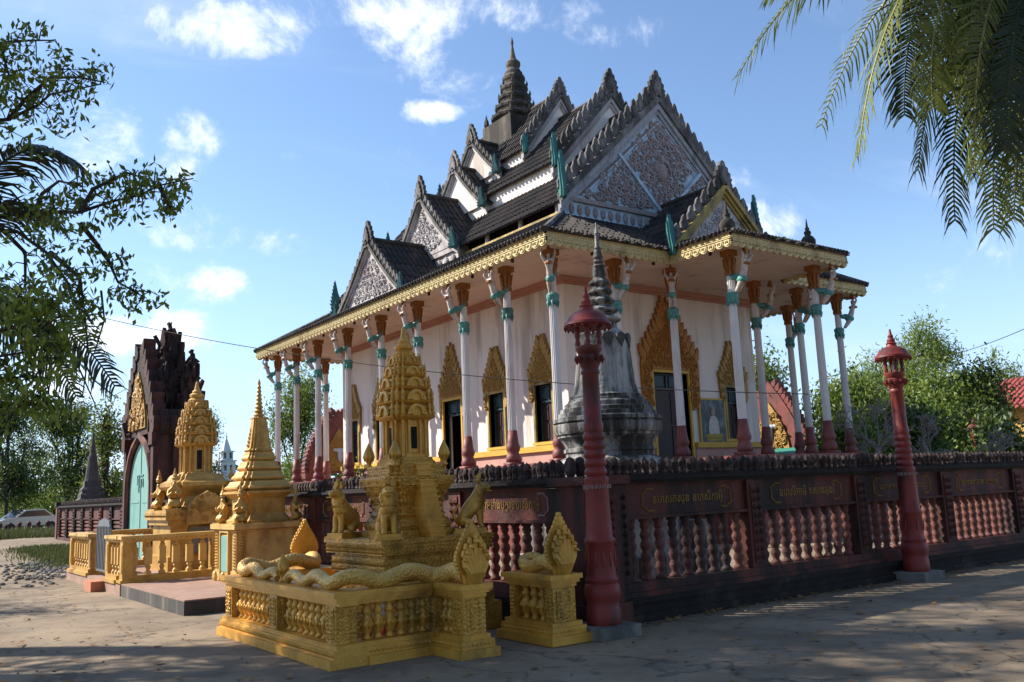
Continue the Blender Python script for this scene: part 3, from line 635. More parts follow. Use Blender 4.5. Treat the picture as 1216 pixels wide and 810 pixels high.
# columns
def column_meshes():
    n = 32; out = []
    for i in range(n):
        r = 1.0 if i % 2 == 0 else .86; out.append((r*math.cos(2*PI*i/n), r*math.sin(2*PI*i/n)))
    a = MB(); a.stack(out, [(.122, 3.2), (.116, 5), (.106, 7.15)]); shaft = a.mesh('column', 'column_white')
    a = MB(); a.stack(SQ, [(.24, Z0), (.24, Z0+.10)]); a.lathe([(.235, Z0+.1), (.25, Z0+.2), (.22, Z0+.30), (.175, Z0+.36), (.21, Z0+.42), (.235, Z0+.5), (.2, Z0+.58), (.185, Z0+.64), (.145, 3.22)], 20); a.v = [(x*.86, y*.86, z) for x, y, z in a.v]; foot = a.mesh('column_foot', 'foot_red'); foot.shade_smooth()
    a = MB(); a.lathe([(.14, 7.13), (.19, 7.2), (.15, 7.28), (.18, 7.42), (.21, 7.6), (.25, 7.70)], 16); a.cbox(0, 0, .26, .26, 7.70, 7.858)
    for k in range(8):
        an = 2*PI*k/8; M = Rz(an); a.tube([(.15, 0, 7.28), (.21, 0, 7.38), (.24, 0, 7.55), (.30, 0, 7.62), (.28, 0, 7.55)], [.05, .06, .05, .04, .02], 5, M); a.ball((.19, 0, 7.22), .05, .05, .08, 6, M)
    a.v = [(x*.64, y*.64, z) for x, y, z in a.v]; cap = a.mesh('capital', 'capital')
    a = MB(); a.lathe([(.16, 6.36), (.19, 6.44), (.25, 6.55), (.26, 6.62), (.2, 6.67), (.16, 6.68)], 16)
    for k in range(8):
        M = Rz(2*PI*k/8); a.gem((.20, 0, 6.42), .06, .16, M)
    a.v = [(x*.68, y*.68, z) for x, y, z in a.v]; collar = a.mesh('collar', 'teal_light')
    return shaft, foot, cap, collar
SH, FT, CP, CLR = column_meshes()
# winged bracket figure: local +x outwards, z above the collar
def figure_meshes():
    v = [(.34,0,.40), (.42,0,.58), (.47,0,.74), (.46,0,.83), (.455,0,.90), (.45,0,.985), (.47,.13,.80), (.55,.22,.93), (.47,.20,1.10), (.47,-.13,.80), (.55,-.22,.93), (.47,-.20,1.10),
         (.30,.06,.26), (.16,.05,.05), (.30,-.06,.26), (.16,-.05,.05), (.52,0,.90)]
    e = [(0,1),(1,2),(2,3),(3,4),(4,5),(2,6),(6,7),(7,8),(2,9),(9,10),(10,11),(0,12),(12,13),(0,14),(14,15),(4,16)]
    r = [.12,.085,.12,.045,.075,.07,.05,.034,.028,.05,.034,.028,.07,.045,.07,.045,.02]
    body = skin('bracket_figure', 'skin', v, e, r, sub=1)
    a = MB(); a.ball((.33,0,.36), .14,.15,.11, 10); a.ball((.22,0,.44), .16,.08,.09, 8)
    for k in range(5): a.tube([(.25,0,.40), (.10-.02*k,(k-2)*.06,.44+.03*k), (.02-.01*k,(k-2)*.08,.52+.05*k)], [.05,.045,.008], 5)
    skirt = a.mesh('feather_skirt', 'teal_light'); skirt.shade_smooth()
    a = MB(); a.lathe([(.085, 1.0), (.08, 1.04), (.05, 1.10), (.015, 1.24)], 8, .45, 0); a.lathe([(.125, .70), (.13, .73), (.11, .77)], 10, .465, 0)
    crown = a.mesh('crown', 'capital')
    return body, skirt, crown
FB, FS, FC = figure_meshes()
def column(x, y, ang=None):
    c = obj('column', SH, temple, (x, y, 0)); obj('column_foot', FT, c); obj('capital', CP, c); obj('collar', CLR, c)
    if ang is not None:
        f_ = obj('bracket_figure', FB, temple, (x, y, 6.60), ang); f_.scale = (1.16, .84, 1.06); obj('feather_skirt', FS, f_); obj('crown', FC, f_)
LY = [17.82, 19.88, 22.15, 24.93, 27.5, 30.2, 32.95, 35.15, 37.25]
FX = [14.4, 16.65, 18.9, 22.66, 24.87, 27.08]
for i, y in enumerate(LY): column(14.4, y, R(225) if i == 0 else R(135) if i == len(LY)-1 else PI)
for i, x in enumerate(FX[1:]): column(x, 17.82, R(-90) if x not in (18.9, 22.66, 27.08) else R(225) if x == 18.9 else R(-45))
for x in (18.9, 22.66): column(x, 15.6, R(-90) if x == 18.9 else R(-60))
for y in LY[1:]: column(27.08, y, 0)
for x in FX[1:-1]: column(x, 37.25, R(90))
# finials over the porch columns
a = MB(); a.lathe([(.17, 8.2), (.2, 8.5), (.14, 8.58), (.2, 8.66), (.27, 8.8), (.27, 8.95), (.18, 9.08), (.10, 9.13), (.13, 9.2), (.13, 9.27), (.07, 9.33), (.09, 9.40), (.045, 9.46), (.03, 9.62), (.01, 9.78)], 14)
um = a.mesh('roof_finial', 'spire_stone'); um.shade_smooth()
for x in (18.95, 22.6): obj('roof_finial', um, temple, (x, 15.6, 1.5), 0, None, (.8, .8, .8))

# windows and doors: local x right, y inwards, z up; origin on the wall face at z = 0
def header_outline(w, zbot, zhead, ztip, shoulder, ow, steps):
    """flame head above an opening of width ow: legs down to zbot, stepped flames up to ztip"""
    half = [(ow/2, zbot), (ow/2+.10, zbot-.04), (w/2, zbot+.12)]
    prof = [(w/2, zbot+.25), (w/2+.03, zhead*.5+shoulder*.5), (w/2-.02, shoulder)]
    half += prof
    for i in range(steps):
        t0, t1 = i/steps, (i+1)/steps; xw = lambda t: (w/2-.02)*(1-t)**1.5*.90
        z1 = shoulder+(ztip-shoulder)*t1
        half += [(xw(t0)*.98+.03, shoulder+(ztip-shoulder)*(t0+.62/steps)), (xw(t1)+.0, z1-(ztip-shoulder)*.30/steps)] if i < steps-1 else []
    half.append((.03, ztip-.22))
    inner = [(ow/2, zhead)]
    right = half + [(0, ztip)]
    return right, inner
def opening(kind, u, wallM, z0, z1, ow, w, zbot, shoulder, ztip, header_m, leaf=None, steps=6):
    loc = (WX0, u, 0) if wallM == 's' else (u, WY0, 0); rz = -PI/2 if wallM == 's' else 0
    fr = MB(); t = .09
    fr.box(-ow/2-t, -ow/2, -.07, .22, z0, z1+t); fr.box(ow/2, ow/2+t, -.07, .22, z0, z1+t); fr.box(-ow/2, ow/2, -.07, .22, z1, z1+t-.001)
    o = obj(kind, fr.mesh('opening_frame', 'gold_trim' if kind == 'window' else 'yellow'), temple, loc, rz)
    if kind == 'window': s = MB(); s.box(-ow/2-t-.05, ow/2+t+.05, -.10, .20, z0-.09, z0-.002); obj('sill', s.mesh('sill', 'yellow'), o)
    right, inner = header_outline(w, zbot, z1+t, ztip, shoulder, ow+2*t, steps)
    left = [(-x, z) for x, z in right[::-1][1:]]
    h = MB(); zh = z1+t+.003; xo = ow/2+t
    # split the head in two concave-safe halves and a cap
    for s in (-1, 1):
        pr_ = [(s*x, z) for x, z in right] + [(0, zh), (s*xo, zh)]
        h.poly(pr_ if s > 0 else pr_[::-1], -.09 - (.002 if s > 0 else 0), .0)
    hd = obj('flame_header', h.mesh('flame_header', header_m), o)
    c = MB(); rng = random.Random(int(u*10)); H = ztip-zh
    def ins(x, z):
        q = [p for p in right if True]; 
        zr = (z-shoulder)/(ztip-shoulder); lim = (w/2-.08) if z < shoulder else (w/2)*.90*(1-min(1, zr))**1.5-.05
        return abs(x) < lim and (z > zh+.08 or abs(x) > xo+.04) and z < ztip-.25
    carve(c, ins, -w/2, w/2, zbot, ztip, .17 if w < 2 else .22, -.10, .024, rng)
    n = 7 if w < 2 else 9
    for s in (-1, 1):
        c.poly(flame_shape(w*.30, (ztip-zh)*.46, 4, -.06*s), -.085, -.02, T(s*w*.36, 0, shoulder-.25))
        for i in range(n):                                        # licks of flame on the edge
            t_ = i/n; zq = shoulder+(ztip-shoulder)*t_*.9; xq = (w/2-.02)*.92*(1-t_*.9)**1.5
            M = T(s*xq, -.05, zq-.05) @ Matrix.Rotation(s*.35, 4, 'Y'); c.poly(flame_shape(.17 if w < 2 else .24, .36 if w < 2 else .52, 2), -.06, .03, M)
    tag(obj('header_carving', c.mesh('header_carving', header_m), hd), kind='stuff')
    d = MB(); d.box(-ow/2, ow/2, .20, .25, z0, z1)
    if leaf == 'open': d = MB(); d.box(-ow/2, ow/2, .9, .95, z0, z1)  # open doorway: near-black sheet stands in for the shade indoors
    lf = obj('door_leaf_or_dark' if kind == 'door' else 'shutter', d.mesh('leaf', 'interior' if leaf == 'open' else 'door_wood'), o)
    p = MB(); zt = z1-.5
    for s in (-1, 1): p.box(s*ow/4-ow*.17, s*ow/4+ow*.17, .165, .199, zt+.08, z1-.08)
    p.box(-ow/2, ow/2, .15, .199, zt-.03, zt+.03); p.box(-ow/2, ow/2, .15, .199, z1-.05, z1-.001); p.box(-ow/2, -ow/2+.05, .15, .199, z0, z1-.06); p.box(ow/2-.05, ow/2, .15, .199, z0, z1-.06)
    p.box(-.03, .03, .15, .199, zt+.031, z1-.052)
    obj('transom', p.mesh('transom', 'door_teal'), lf)
    if leaf != 'open':
        p = MB()
        for s in (-1, 1):
            for za, zb in ((z0+.1, (z0+zt)/2-.05), ((z0+zt)/2+.05, zt-.12)): p.box(s*ow/4-ow*.15, s*ow/4+ow*.15, .175, .199, za, zb)
        obj('leaf_panels', p.mesh('leaf_panels', 'door_wood'), lf)
    return o
for u, k in side_bays:
    if k == 'w': opening('window', u, 's', 2.99, 4.72, .84, 1.30, 4.25, 5.0, 6.27, 'gold_flame')
    else: opening('door', u, 's', Z0+.05, 4.78, 1.16, 1.55, 4.2, 5.15, 6.85, 'gold_flame', 'open' if u < 27 else None)
opening('door', 20.75, 'f', Z0+.05, 5.1, 1.56, 2.55, 3.95, 5.55, 7.6, 'orange_flame', None, 8)
for u in (23.75, 17.75): opening('window', u, 'f', 2.99, 4.72, .80, 1.35, 4.25, 5.0, 6.35, 'gold_flame')
# framed picture on the front wall
p = MB(); p.box(21.98, 23.14, WY0-.09, WY0-.05, 2.86, 4.27); pic = tp(p, 'painting', 'paint_bg', label='dark framed picture of a seated figure in a pale robe')
p = MB(); p.ball((22.56, WY0-.10, 3.42), .24, .012, .34, 14); p.ball((22.40, WY0-.10, 3.30), .10, .012, .24, 10); p.ball((22.72, WY0-.10, 3.30), .10, .012, .24, 10); tp(p, 'painted_robe', 'paint_robe', parent=pic)
p = MB(); p.ball((22.56, WY0-.10, 3.86), .10, .012, .13, 12); p.ball((22.56, WY0-.11, 3.97), .07, .012, .06, 10); tp(p, 'painted_head', 'paint_skin', parent=pic)
p = MB(); p.ball((22.56, WY0-.10, 3.08), .44, .012, .09, 14); p.box(22.2, 22.92, WY0-.096, WY0-.088, 2.92, 3.04); tp(p, 'painted_seat', 'paint_seat', parent=pic)
p = MB()
for a in ((21.92, 21.98, 2.80, 4.33), (23.14, 23.20, 2.80, 4.33)): p.box(a[0], a[1], WY0-.10, WY0-.045, a[2]+.09, a[3])
p.box(21.981, 23.139, WY0-.10, WY0-.045, 4.27, 4.33); tp(p, 'picture_frame', 'yellow', parent=pic)

# ------------------------------------------------------------------ boundary wall
KH = ['ឧបាសកសុខ', 'ឧបាសិកាអ៊ុំ', 'លោកតាមាស', 'ព្រមទាំងបុត្រ', 'កសាងថ្ងៃ', 'នៅភូមិថ្មី', 'សាងរបង', 'លោកយាយ']
def text_mesh(body, size, depth, m, name='lettering'):
    c = bpy.data.curves.new('txt', 'FONT'); c.body = body; c.size = size; c.extrude = depth; c.align_x = 'CENTER'; c.align_y = 'CENTER'; c.resolution_u = 2
    o = bpy.data.objects.new('txt', c); col.objects.link(o); dg = bpy.context.evaluated_depsgraph_get()
    me = bpy.data.meshes.new_from_object(o.evaluated_get(dg)); bpy.data.objects.remove(o); me.name = name; me.materials.clear(); me.materials.append(MATS[m])
    me.transform(Matrix.Rotation(PI/2, 4, 'X')); return me
a = MB(); a.lathe([(.075, .44), (.075, .47), (.05, .49), (.045, .52), (.068, .57), (.07, .60), (.045, .645), (.05, .66), (.070, .71), (.070, .74), (.046, .785), (.05, .80), (.070, .845), (.070, .875), (.046, .92), (.05, .935), (.068, .975), (.066, 1.0), (.042, 1.045), (.05, 1.06), (.062, 1.09), (.048, 1.13), (.07, 1.15), (.07, 1.18)], 10)
BAL = a.mesh('baluster', 'wall_pink'); BAL.shade_smooth()
CAPS = []
for k in range(4):
    a = MB(); a.lathe([(.05, 0), (.056, .03), (.044, .06), (.050, .10), (.058, .14), (.054, .18), (.036, .22), (.006, .255)], 8, rot=k*.3)
    a.v = [(x*random.uniform(.9, 1.12), y*random.uniform(.9, 1.12), z*random.uniform(.96, 1.04)) for x, y, z in a.v]; CAPS.append(a.mesh('capstone', 'cap_stone'))
PIT = 2.49
def wall_panel(w, body, x0, x1, insc, bal=True, cap_pitch=.128, each=True):
    """one bay in local coordinates x0..x1 (post at x0), face at y = 0, outside is -y"""
    for nm, m, bx in (('plinth', 'wall_black', [(-.20, .34, 0, .10), (-.15, .30, .10, .22), (-.19, .33, .22, .28)]), ('plinth_moulding', 'wall_red', [(-.13, .28, .28, .34), (-.08, .22, .34, .44)]),
                      ('panel_beam', 'wall_red', [(0, .16, 1.20, 1.60), (-.05, .2, 1.185, 1.22), (-.03, .18, 1.60, 1.63)]), ('cornice', 'wall_black', [(-.10, .25, 1.62, 1.66), (-.14, .30, 1.66, 1.70), (-.08, .24, 1.70, 1.73)])):
        a = MB()
        for y0, y1, z0, z1 in bx: a.box(x0, x1, y0, y1, z0, z1 - (.0005))
        a.build(nm, m, w)
    a = MB(); pw = .30; a.box(x0, x0+pw, -.06, .22, .442, 1.61); a.box(x0+.06, x0+pw-.06, -.075, -.06, .5, 1.55)
    for i in range(9):
        for s in (-1, 1): a.gem((x0+pw/2+s*.05, -.075, .58+i*.11), .045, .05)
    a.build('post', 'wall_red', w)
    n = 9; sp_ = (x1-x0-pw)/n
    if bal:
        for i in range(n): o = obj('baluster', BAL, w); o.location = (x0+pw+(i+.5)*sp_, .08, 0); o.rotation_euler.z = random.uniform(0, 6)
    else:
        a = MB(); a.box(x0+pw, x1, .05, .12, .442, 1.19)
        for i in range(5): a.box(x0+pw+.1, x1-.1, .0, .05, .5+i*.14, .57+i*.14)
        a.build('slatted_panel', 'wall_pink', w)
    k = int((x1-x0)/cap_pitch)
    if each:
        for i in range(k): o = obj('capstone', random.choice(CAPS), w); s = random.uniform(.92, 1.04); o.location = (x0+(i+.5)*(x1-x0)/k, .05+random.uniform(-.012, .012), 1.725); o.rotation_euler = (random.uniform(-.08, .08), random.uniform(-.08, .08), random.uniform(0, 6)); o.scale = (s*1.06, s*1.06, s*random.uniform(.80, .9))
    else:
        a = MB()
        for i in range(k): a.ball((x0+(i+.5)*(x1-x0)/k, .06, 1.82), .07, .07, .10, 6)
        tag(a.build('capstone_row', 'cap_stone', w), kind='stuff')
    if insc:
        a = MB(); l0, l1 = x0+pw+.28, x1-.28; b_ = .013; y0, y1 = -.012, -.001
        for s, xe in ((1, l0), (-1, l1)):
            pts = [(xe+s*.20, 1.275), (xe+s*.07, 1.275), (xe+s*.06, 1.30), (xe+s*.0, 1.33), (xe, 1.49), (xe+s*.06, 1.52), (xe+s*.07, 1.545), (xe+s*.20, 1.545)]
            a.tube([(x, -.006, z) for x, z in pts], .011, 4)
        fr = a.build('inscription_frame', 'gold_ink' if insc != 'pale' else 'white_ink', w)
        me = text_mesh(insc if insc != 'pale' else KH[3]+KH[1], .15, .003, 'gold_ink'); wd = max(v.co.x for v in me.vertices)-min(v.co.x for v in me.vertices)
        o = obj('inscription', me, fr); o.location = ((l0+l1)/2, -.006, 1.41); s = (l1-l0-.34)/wd; o.scale = (s, 1, min(s, 1.35))
CX, CY = 6.78, 8.10
wf = thing('boundary_wall', (CX, CY, 0), 'dark red front balustrade wall with gold inscriptions, running right from the corner lamp post', 'wall', 'walls round the temple')
for k in range(7): wall_panel(wf, None, .44+k*PIT, .44+(k+1)*PIT, KH[k % 8]+' '+KH[(k*3+1) % 8])
wl = thing('boundary_wall', (CX, CY, 0), 'weathered red side balustrade wall behind the golden shrines, running back to the gate tower', 'wall', 'walls round the temple', rz=-PI/2)
# local x -> -Y: bays run towards negative x
ys = [.30+i*PIT for i in range(8)]
for i in range(7): wall_panel(wl, None, -(ys[i]+PIT), -ys[i]-.0, 'pale' if i == 0 else KH[i]+KH[i+1] , True, .128, i < 3)
far = [20.2+i*1.93 for i in range(8)]
for i in range(8):
    y0 = 21.9+i*1.93-CY+8.1; y0 = (29.3-8.1)+i*1.62
    wall_panel(wl, None, -(y0+1.62), -y0, None, False, .2, False)
a = MB(); a.cbox(.16, 0, .32, .30, 0, .28); a.cbox(.16, .02, .27, .25, .28, 1.62); a.cbox(.16, 0, .36, .34, 1.62, 1.72); a.cbox(.16, -.235, .20, .03, .5, 1.5); 
for i in range(10):
    for s in (-1, 1): a.gem((.16+s*.09, -.27, .56+i*.095), .07, .05)
a.build('corner_pier', 'wall_red', wf)
a = MB()
for i in range(4): a.ball((-.1+i*.15, .0, 1.83), .075, .075, .13, 8)
a.build('pier_capstones', 'cap_stone', wf)
wb_ = thing('boundary_wall', (6.8, 43.2, 0), 'distant red wall running behind the temple, seen between its left columns', 'wall', 'walls round the temple')
a = MB(); a.box(0, 10.5, 0, .3, 0, 1.7); a.build('wall_run', 'wall_pink', wb_); a = MB(); a.box(-.05, 10.55, -.08, .38, 1.702, 1.9); a.build('coping', 'wall_black', wb_)
a = MB(); a.box(15.5, 28, 0, .3, 0, 1.7); a.build('wall_run', 'wall_pink', wb_); a = MB(); a.box(15.45, 28.05, -.08, .38, 1.702, 1.9); a.build('coping', 'wall_black', wb_)
wr = thing('boundary_wall', (34.8, 8.1, 0), 'distant red wall to the right of the temple, seen behind its right columns', 'wall', 'walls round the temple')
a = MB(); a.box(0, .3, 8, 16.4, 0, 1.7); a.build('wall_run', 'wall_pink', wr); a = MB(); a.box(-.08, .38, 7.95, 16.4, 1.702, 1.9); a.build('coping', 'wall_black', wr)
a = MB(); a.box(0, .3, 22.4, 35, 0, 1.7); a.build('wall_run', 'wall_pink', wr); a = MB(); a.box(-.08, .38, 22.4, 35.05, 1.702, 1.9); a.build('coping', 'wall_black', wr)

# ------------------------------------------------------------------ gate tower with teal doors
gt = thing('gate_tower', (7.5, 27.85, gh(6.6, 27)), 'dark red-brown brick gate tower with pointed crown and teal arched doors', 'gate')
a = MB(); gx0, gx1, gy0, gy1 = -.95, .22, -1.75, 1.85
a.box(gx0, gx1, gy0, -1.42, 0, 3.6); a.box(gx0, gx1, 1.42, gy1, 0, 3.6); a.box(gx0+.3, gx1, -1.42, 1.42, 3.35, 3.6); a.box(gx0+.7, gx1-.02, -1.418, 1.418, 0, 3.35)
for s in (-1, 1): a.box(gx0-.08, gx0, s*1.62-.14, s*1.62+.14, 0, 3.2); a.box(gx0-.14, gx0-.0, s*1.62-.2, s*1.62+.2, 3.2, 3.55); a.box(gx0-.12, gx0, s*1.62-.18, s*1.62+.18, 0, .5)
for s in (-1, 1): a.box(-.5, -.2, s*1.78-.1, s*1.78+.1, 0, 3.5)
a.build('gate_body', 'brick_dark', gt)
a = MB(); arch = [(-1.4, 0), (-1.4, 2.1), (-1.3, 2.5), (-1.05, 2.9), (-.7, 3.2), (-.3, 3.38), (0, 3.5), (.3, 3.38), (.7, 3.2), (1.05, 2.9), (1.3, 2.5), (1.4, 2.1), (1.4, 0)]
M = T(gx0+.04, 0, 0) @ Rz(-PI/2); a.poly([(x*.98, z*.985) for x, z in arch], 0, .08, M); dr = a.build('door', 'teal_pale', gt)
a = MB(); a.box(-.012, .012, -.02, -.001, .05, 3.3, M)
for s in (-1, 1): a.box(s*.7-.5, s*.7+.5, -.015, -.001, .3, .34, M); a.box(s*.7-.5, s*.7+.5, -.015, -.001, 1.6, 1.63, M)
a.build('door_battens', 'teal_pale', dr)
me = text_mesh('បុក', .62, .01, 'teal_pale'); o = obj('door_lettering', me, dr); o.location = (gx0+.02, .05, 2.25); o.rotation_euler = (0, 0, -PI/2)
a = MB(); fr = arch[1:-1]; a.tube([(gx0-.02, -x, z) for x, z in [(-1.45, 0)] + [(x*1.04, z*1.02) for x, z in fr] + [(1.45, 0)]], .10, 6); a.build('arch_moulding', 'wall_pink', gt)
# pediment with gilded tympanum on the outer face
M = T(gx0-.05, .1, 0) @ Rz(-PI/2)
def ogive(w, z0, h, k=9, p=1.7): return [(-w*(1-(i/k)**p), z0+h*i/k) for i in range(k+1)] + [(w*(1-((k-i)/k)**p), z0+h*(k-i)/k) for i in range(1, k+1)]
a = MB(); a.poly(ogive(1.6, 3.56, 2.75, 9, 1.25), 0, .35, M)
for s in (-1, 1):
    for i in range(8): t = i/8; a.poly(flame_shape(.42, .6, 3), -.05, .3, M @ T(s*1.6*(1-t**1.25), 0, 3.5+2.75*t) @ Matrix.Rotation(s*.5, 4, 'Y'))
a.build('pediment', 'brick_dark', gt)
a = MB(); a.poly(ogive(.95, 3.75, 1.75), -.05, -.001, M); tym = a.build('gilded_tympanum', 'gold_flame', gt)
a = MB(); rng = random.Random(4)
for i in range(60):
    z = rng.uniform(3.85, 5.25); lim = max(.05, .95*(1-((z-3.75)/1.75)**1.7)-.1); x = rng.uniform(-lim, lim); M2 = M @ T(x, -.06, z); spiral(a, 0, 0, rng.uniform(.09, .17), 0, 1.3, rng.uniform(0, 6), rng.choice((-1, 1)), .035, M2, 8)
a.build('gilded_scrolls', 'gold_flame', tym)
# crown of pointed towers
def pinnacle(x, y, z0, r, h, n=9):
    a = MB(); prof = []; rng = random.Random(int((x+9)*31+(y+9)*17))
    for i in range(n):
        t = i/n; q = r*(1-.92*t**1.5); zz_ = z0+h*t*.94; prof += [(q*1.0, zz_), (q*1.10, zz_+h*.3/n), (q*1.06, zz_+h*.5/n), (q*.90, zz_+h*.75/n)]
    prof += [(r*.07, z0+h*.95), (.02, z0+h)]
    a.lathe(prof, 14, x, y); a.v = [(vx+rng.gauss(0, .045), vy+rng.gauss(0, .045), vz+rng.gauss(0, .035)) for vx, vy, vz in a.v]
    for i in range(n-1):
        t = (i+.3)/n; q = r*(1-.92*t**1.5)*1.04; m_ = 8
        for k in range(m_):
            an = k*2*PI/m_+i*.4; hs_ = rng.uniform(.7, 1.25); M2 = T(x+q*math.cos(an), y+q*math.sin(an), z0+h*t*.94) @ Rz(an+PI/2) @ Matrix.Rotation(rng.gauss(0, .15), 4, 'X'); a.poly(flame_shape(.34*r*hs_, .17*h*hs_, 2), -.06, .06, M2)
    return a
pinnacle(-.15, .1, 3.6, .66, 3.45).build('central_pinnacle', 'brick_dark', gt)
for (x, y) in ((-.6, -1.05), (-.7, 1.25), (.05, -1.5), (.1, 1.3)): pinnacle(x, y, 3.5, .36, 2.45, 6).build('corner_pinnacle', 'brick_dark', gt)
for s in (-1, 1):
    a = MB()
    for j in range(5): a.poly(flame_shape(.5, .7, 4), -.1, .1, T(-.75+.22*j, s*1.75, 3.5) @ Rz(PI/2))
    a.build('side_flames', 'brick_dark', gt)

def pediment_gate(loc, rz, label):
    g = thing('pediment_gate', loc, label, 'gate', 'red gates with gilded pediments', rz)
    a = MB(); 
    for s in (-1, 1): a.box(s*1.4-.4, s*1.4+.4, -.4, .6, 0, 2.6); a.box(s*1.4-.5, s*1.4+.5, -.5, .7, 2.6, 2.85)
    a.box(-1.82, 1.82, -.42, .62, 2.302, 2.6); a.build('gate_body', 'foot_red', g)
    a = MB(); a.poly(ogive(1.65, 2.85, 3.3), -.35, .5)
    for s in (-1, 1):
        for i in range(15): t = i/15; a.poly(flame_shape(.26, .42, 3), -.3, .1, T(s*1.65*(1-t**1.7), 0, 2.8+3.3*t) @ Matrix.Rotation(s*.5, 4, 'Y'))
    a.build('pediment', 'foot_red', g)
    a = MB(); a.poly(ogive(.95, 2.95, 2.2), -.44, -.352); t_ = a.build('gilded_tympanum', 'gold_flame', g)
    a = MB(); rng = random.Random(9)
    for i in range(70):
        z = rng.uniform(3.05, 4.7); lim = .92*(1-((z-2.95)/2.2)**1.7)-.1; x = rng.uniform(-lim, lim); spiral(a, 0, 0, rng.uniform(.1, .2), 0, 1.3, rng.uniform(0, 6), 1, .04, T(x, -.46, z), 8)
    a.build('gilded_scrolls', 'gold_flame', t_)
    a = MB(); a.ball((0, -.5, 4.0), .26, .1, .12, 10); a.tube([(0, -.5, 4.0), (0, -.55, 3.75), (0, -.52, 3.4)], [.13, .11, .05], 8)
    for s in (-1, 1): a.ball((s*.25, -.48, 4.02), .14, .05, .09, 8); a.tube([(s*.08, -.5, 3.85), (s*.10, -.54, 3.65), (s*.10, -.5, 3.5)], [.05, .045, .03], 6)
    a.build('white_relief', 'far_white', t_)
    return g
pediment_gate((34.6, 26.6, 0), -PI/2, 'red gate with gilded pediment seen between the right-hand temple columns')
pediment_gate((19.8, 43.1, 0), 0, 'red gate with gilded pediment seen between the left-hand temple columns')

# ------------------------------------------------------------------ stupas
gs = thing('grey_stupa', (10.15, 11.25, 0), 'weathered grey bell-shaped stupa standing behind the red wall near its corner', 'stupa')
a = MB(); a.stack(SQ, [(1.25, 0), (1.25, .5), (1.1, .55), (1.1, 1.0)]); a.build('base', 'grey_stupa', gs)
a = MB(); a.lathe([(1.15, 1.0), (1.15, 1.6), (1.08, 1.75), (1.0, 1.95), (.84, 2.06), (.74, 2.10), (.74, 2.16), (.77, 2.17), (.77, 2.23), (.74, 2.24), (.76, 2.30), (.82, 2.40), (.86, 2.42), (.86, 2.46), (.89, 2.47), (.92, 2.53), (.92, 2.62), (.88, 2.66), (.93, 2.67), (.93, 2.73), (.84, 2.76), (.84, 2.82), (.80, 2.83), (.80, 2.89), (.72, 2.91), (.72, 2.98), (.66, 3.02)], 28); a.build('lower_rings', 'grey_stupa', gs, True)
a = MB(); a.lathe([(.66, 3.0), (.66, 3.04), (.61, 3.06), (.63, 3.10), (.57, 3.13), (.525, 3.3), (.49, 3.6), (.46, 3.9), (.43, 4.08), (.38, 4.18), (.30, 4.25), (.2, 4.28)], 28); a.build('bell', 'grey_stupa', gs, True)
a = MB()
for k in range(12):
    M = Rz(2*PI*k/12); a.poly([(-.09, 4.12), (-.09, 4.06), (-.05, 3.99), (0, 3.90), (.05, 3.99), (.09, 4.06), (.09, 4.12), (0, 4.16)], -.468, -.42, M)
a.build('bell_leaves', 'dark_stupa', gs)
a = MB(); pf = [(.26, 4.26), (.25, 4.36)]; z = 4.36; r_ = .33
for k in range(5): pf += [(r_*.72, z), (r_, z+.05), (r_, z+.08), (r_*.66, z+.14)]; z += .165; r_ *= .87
pf += [(.11, z), (.13, z+.04), (.11, z+.16), (.13, z+.2), (.07, z+.24), (.10, z+.28), (.06, z+.32), (.09, z+.36), (.055, z+.5), (.07, z+.53), (.04, z+.57), (.035, z+.78), (.05, z+.80), (.03, z+.84), (.012, z+1.0)]
a.lathe(pf, 18); a.build('ringed_spire', 'grey_stupa', gs, True)
ds = thing('dark_stupa', (8.6, 45.6, .34), 'small dark weathered stupa behind the far end of the red side wall', 'stupa')
a = MB(); a.stack(RED, [(.85, 0), (.85, 1.9), (.72, 2.0), (.72, 2.2), (.62, 2.3), (.66, 2.45), (.5, 2.6), (.48, 2.9)]); a.build('stepped_base', 'dark_stupa', ds)
a = MB(); a.lathe([(.48, 2.88), (.44, 3.0), (.36, 3.6), (.27, 4.2), (.2, 4.4)], 14); a.build('bell', 'dark_stupa', ds)
a = MB(); a.lathe([(.2, 4.4), (.17, 4.5), (.2, 4.55), (.14, 4.7), (.16, 4.75), (.10, 4.95), (.11, 5.0), (.08, 5.2), (.02, 5.7)], 10); a.build('spire', 'dark_stupa', ds); ds.scale = (.72, .72, .86)
wt = thing('white_tower', (31.2, 95.6, 0), 'slender pale tower with pointed top far away between the two ochre shrines', 'tower')
a = MB()
for z0, z1, h in ((0, 4.6, 1.0), (4.6, 6.0, .78), (6.0, 7.0, .58)): a.cbox(0, 0, h, h, z0, z1-.12); a.cbox(0, 0, h+.12, h+.12, z1-.12, z1)
a.stack(SQ, [(.42, 7.0), (.3, 7.5), (.06, 8.4), (.02, 9.0)]); a.build('tower_body', 'far_white', wt)
a = MB()
for z0, h in ((4.9, .78), (6.2, .58)):
    for s in (-.3, .3): a.box(s-.12, s+.12, -h-.01, -h+.1, z0, z0+.6); a.box(-h-.01, -h+.1, s-.12, s+.12, z0, z0+.6)
a.build('openings', 'door_teal', wt)

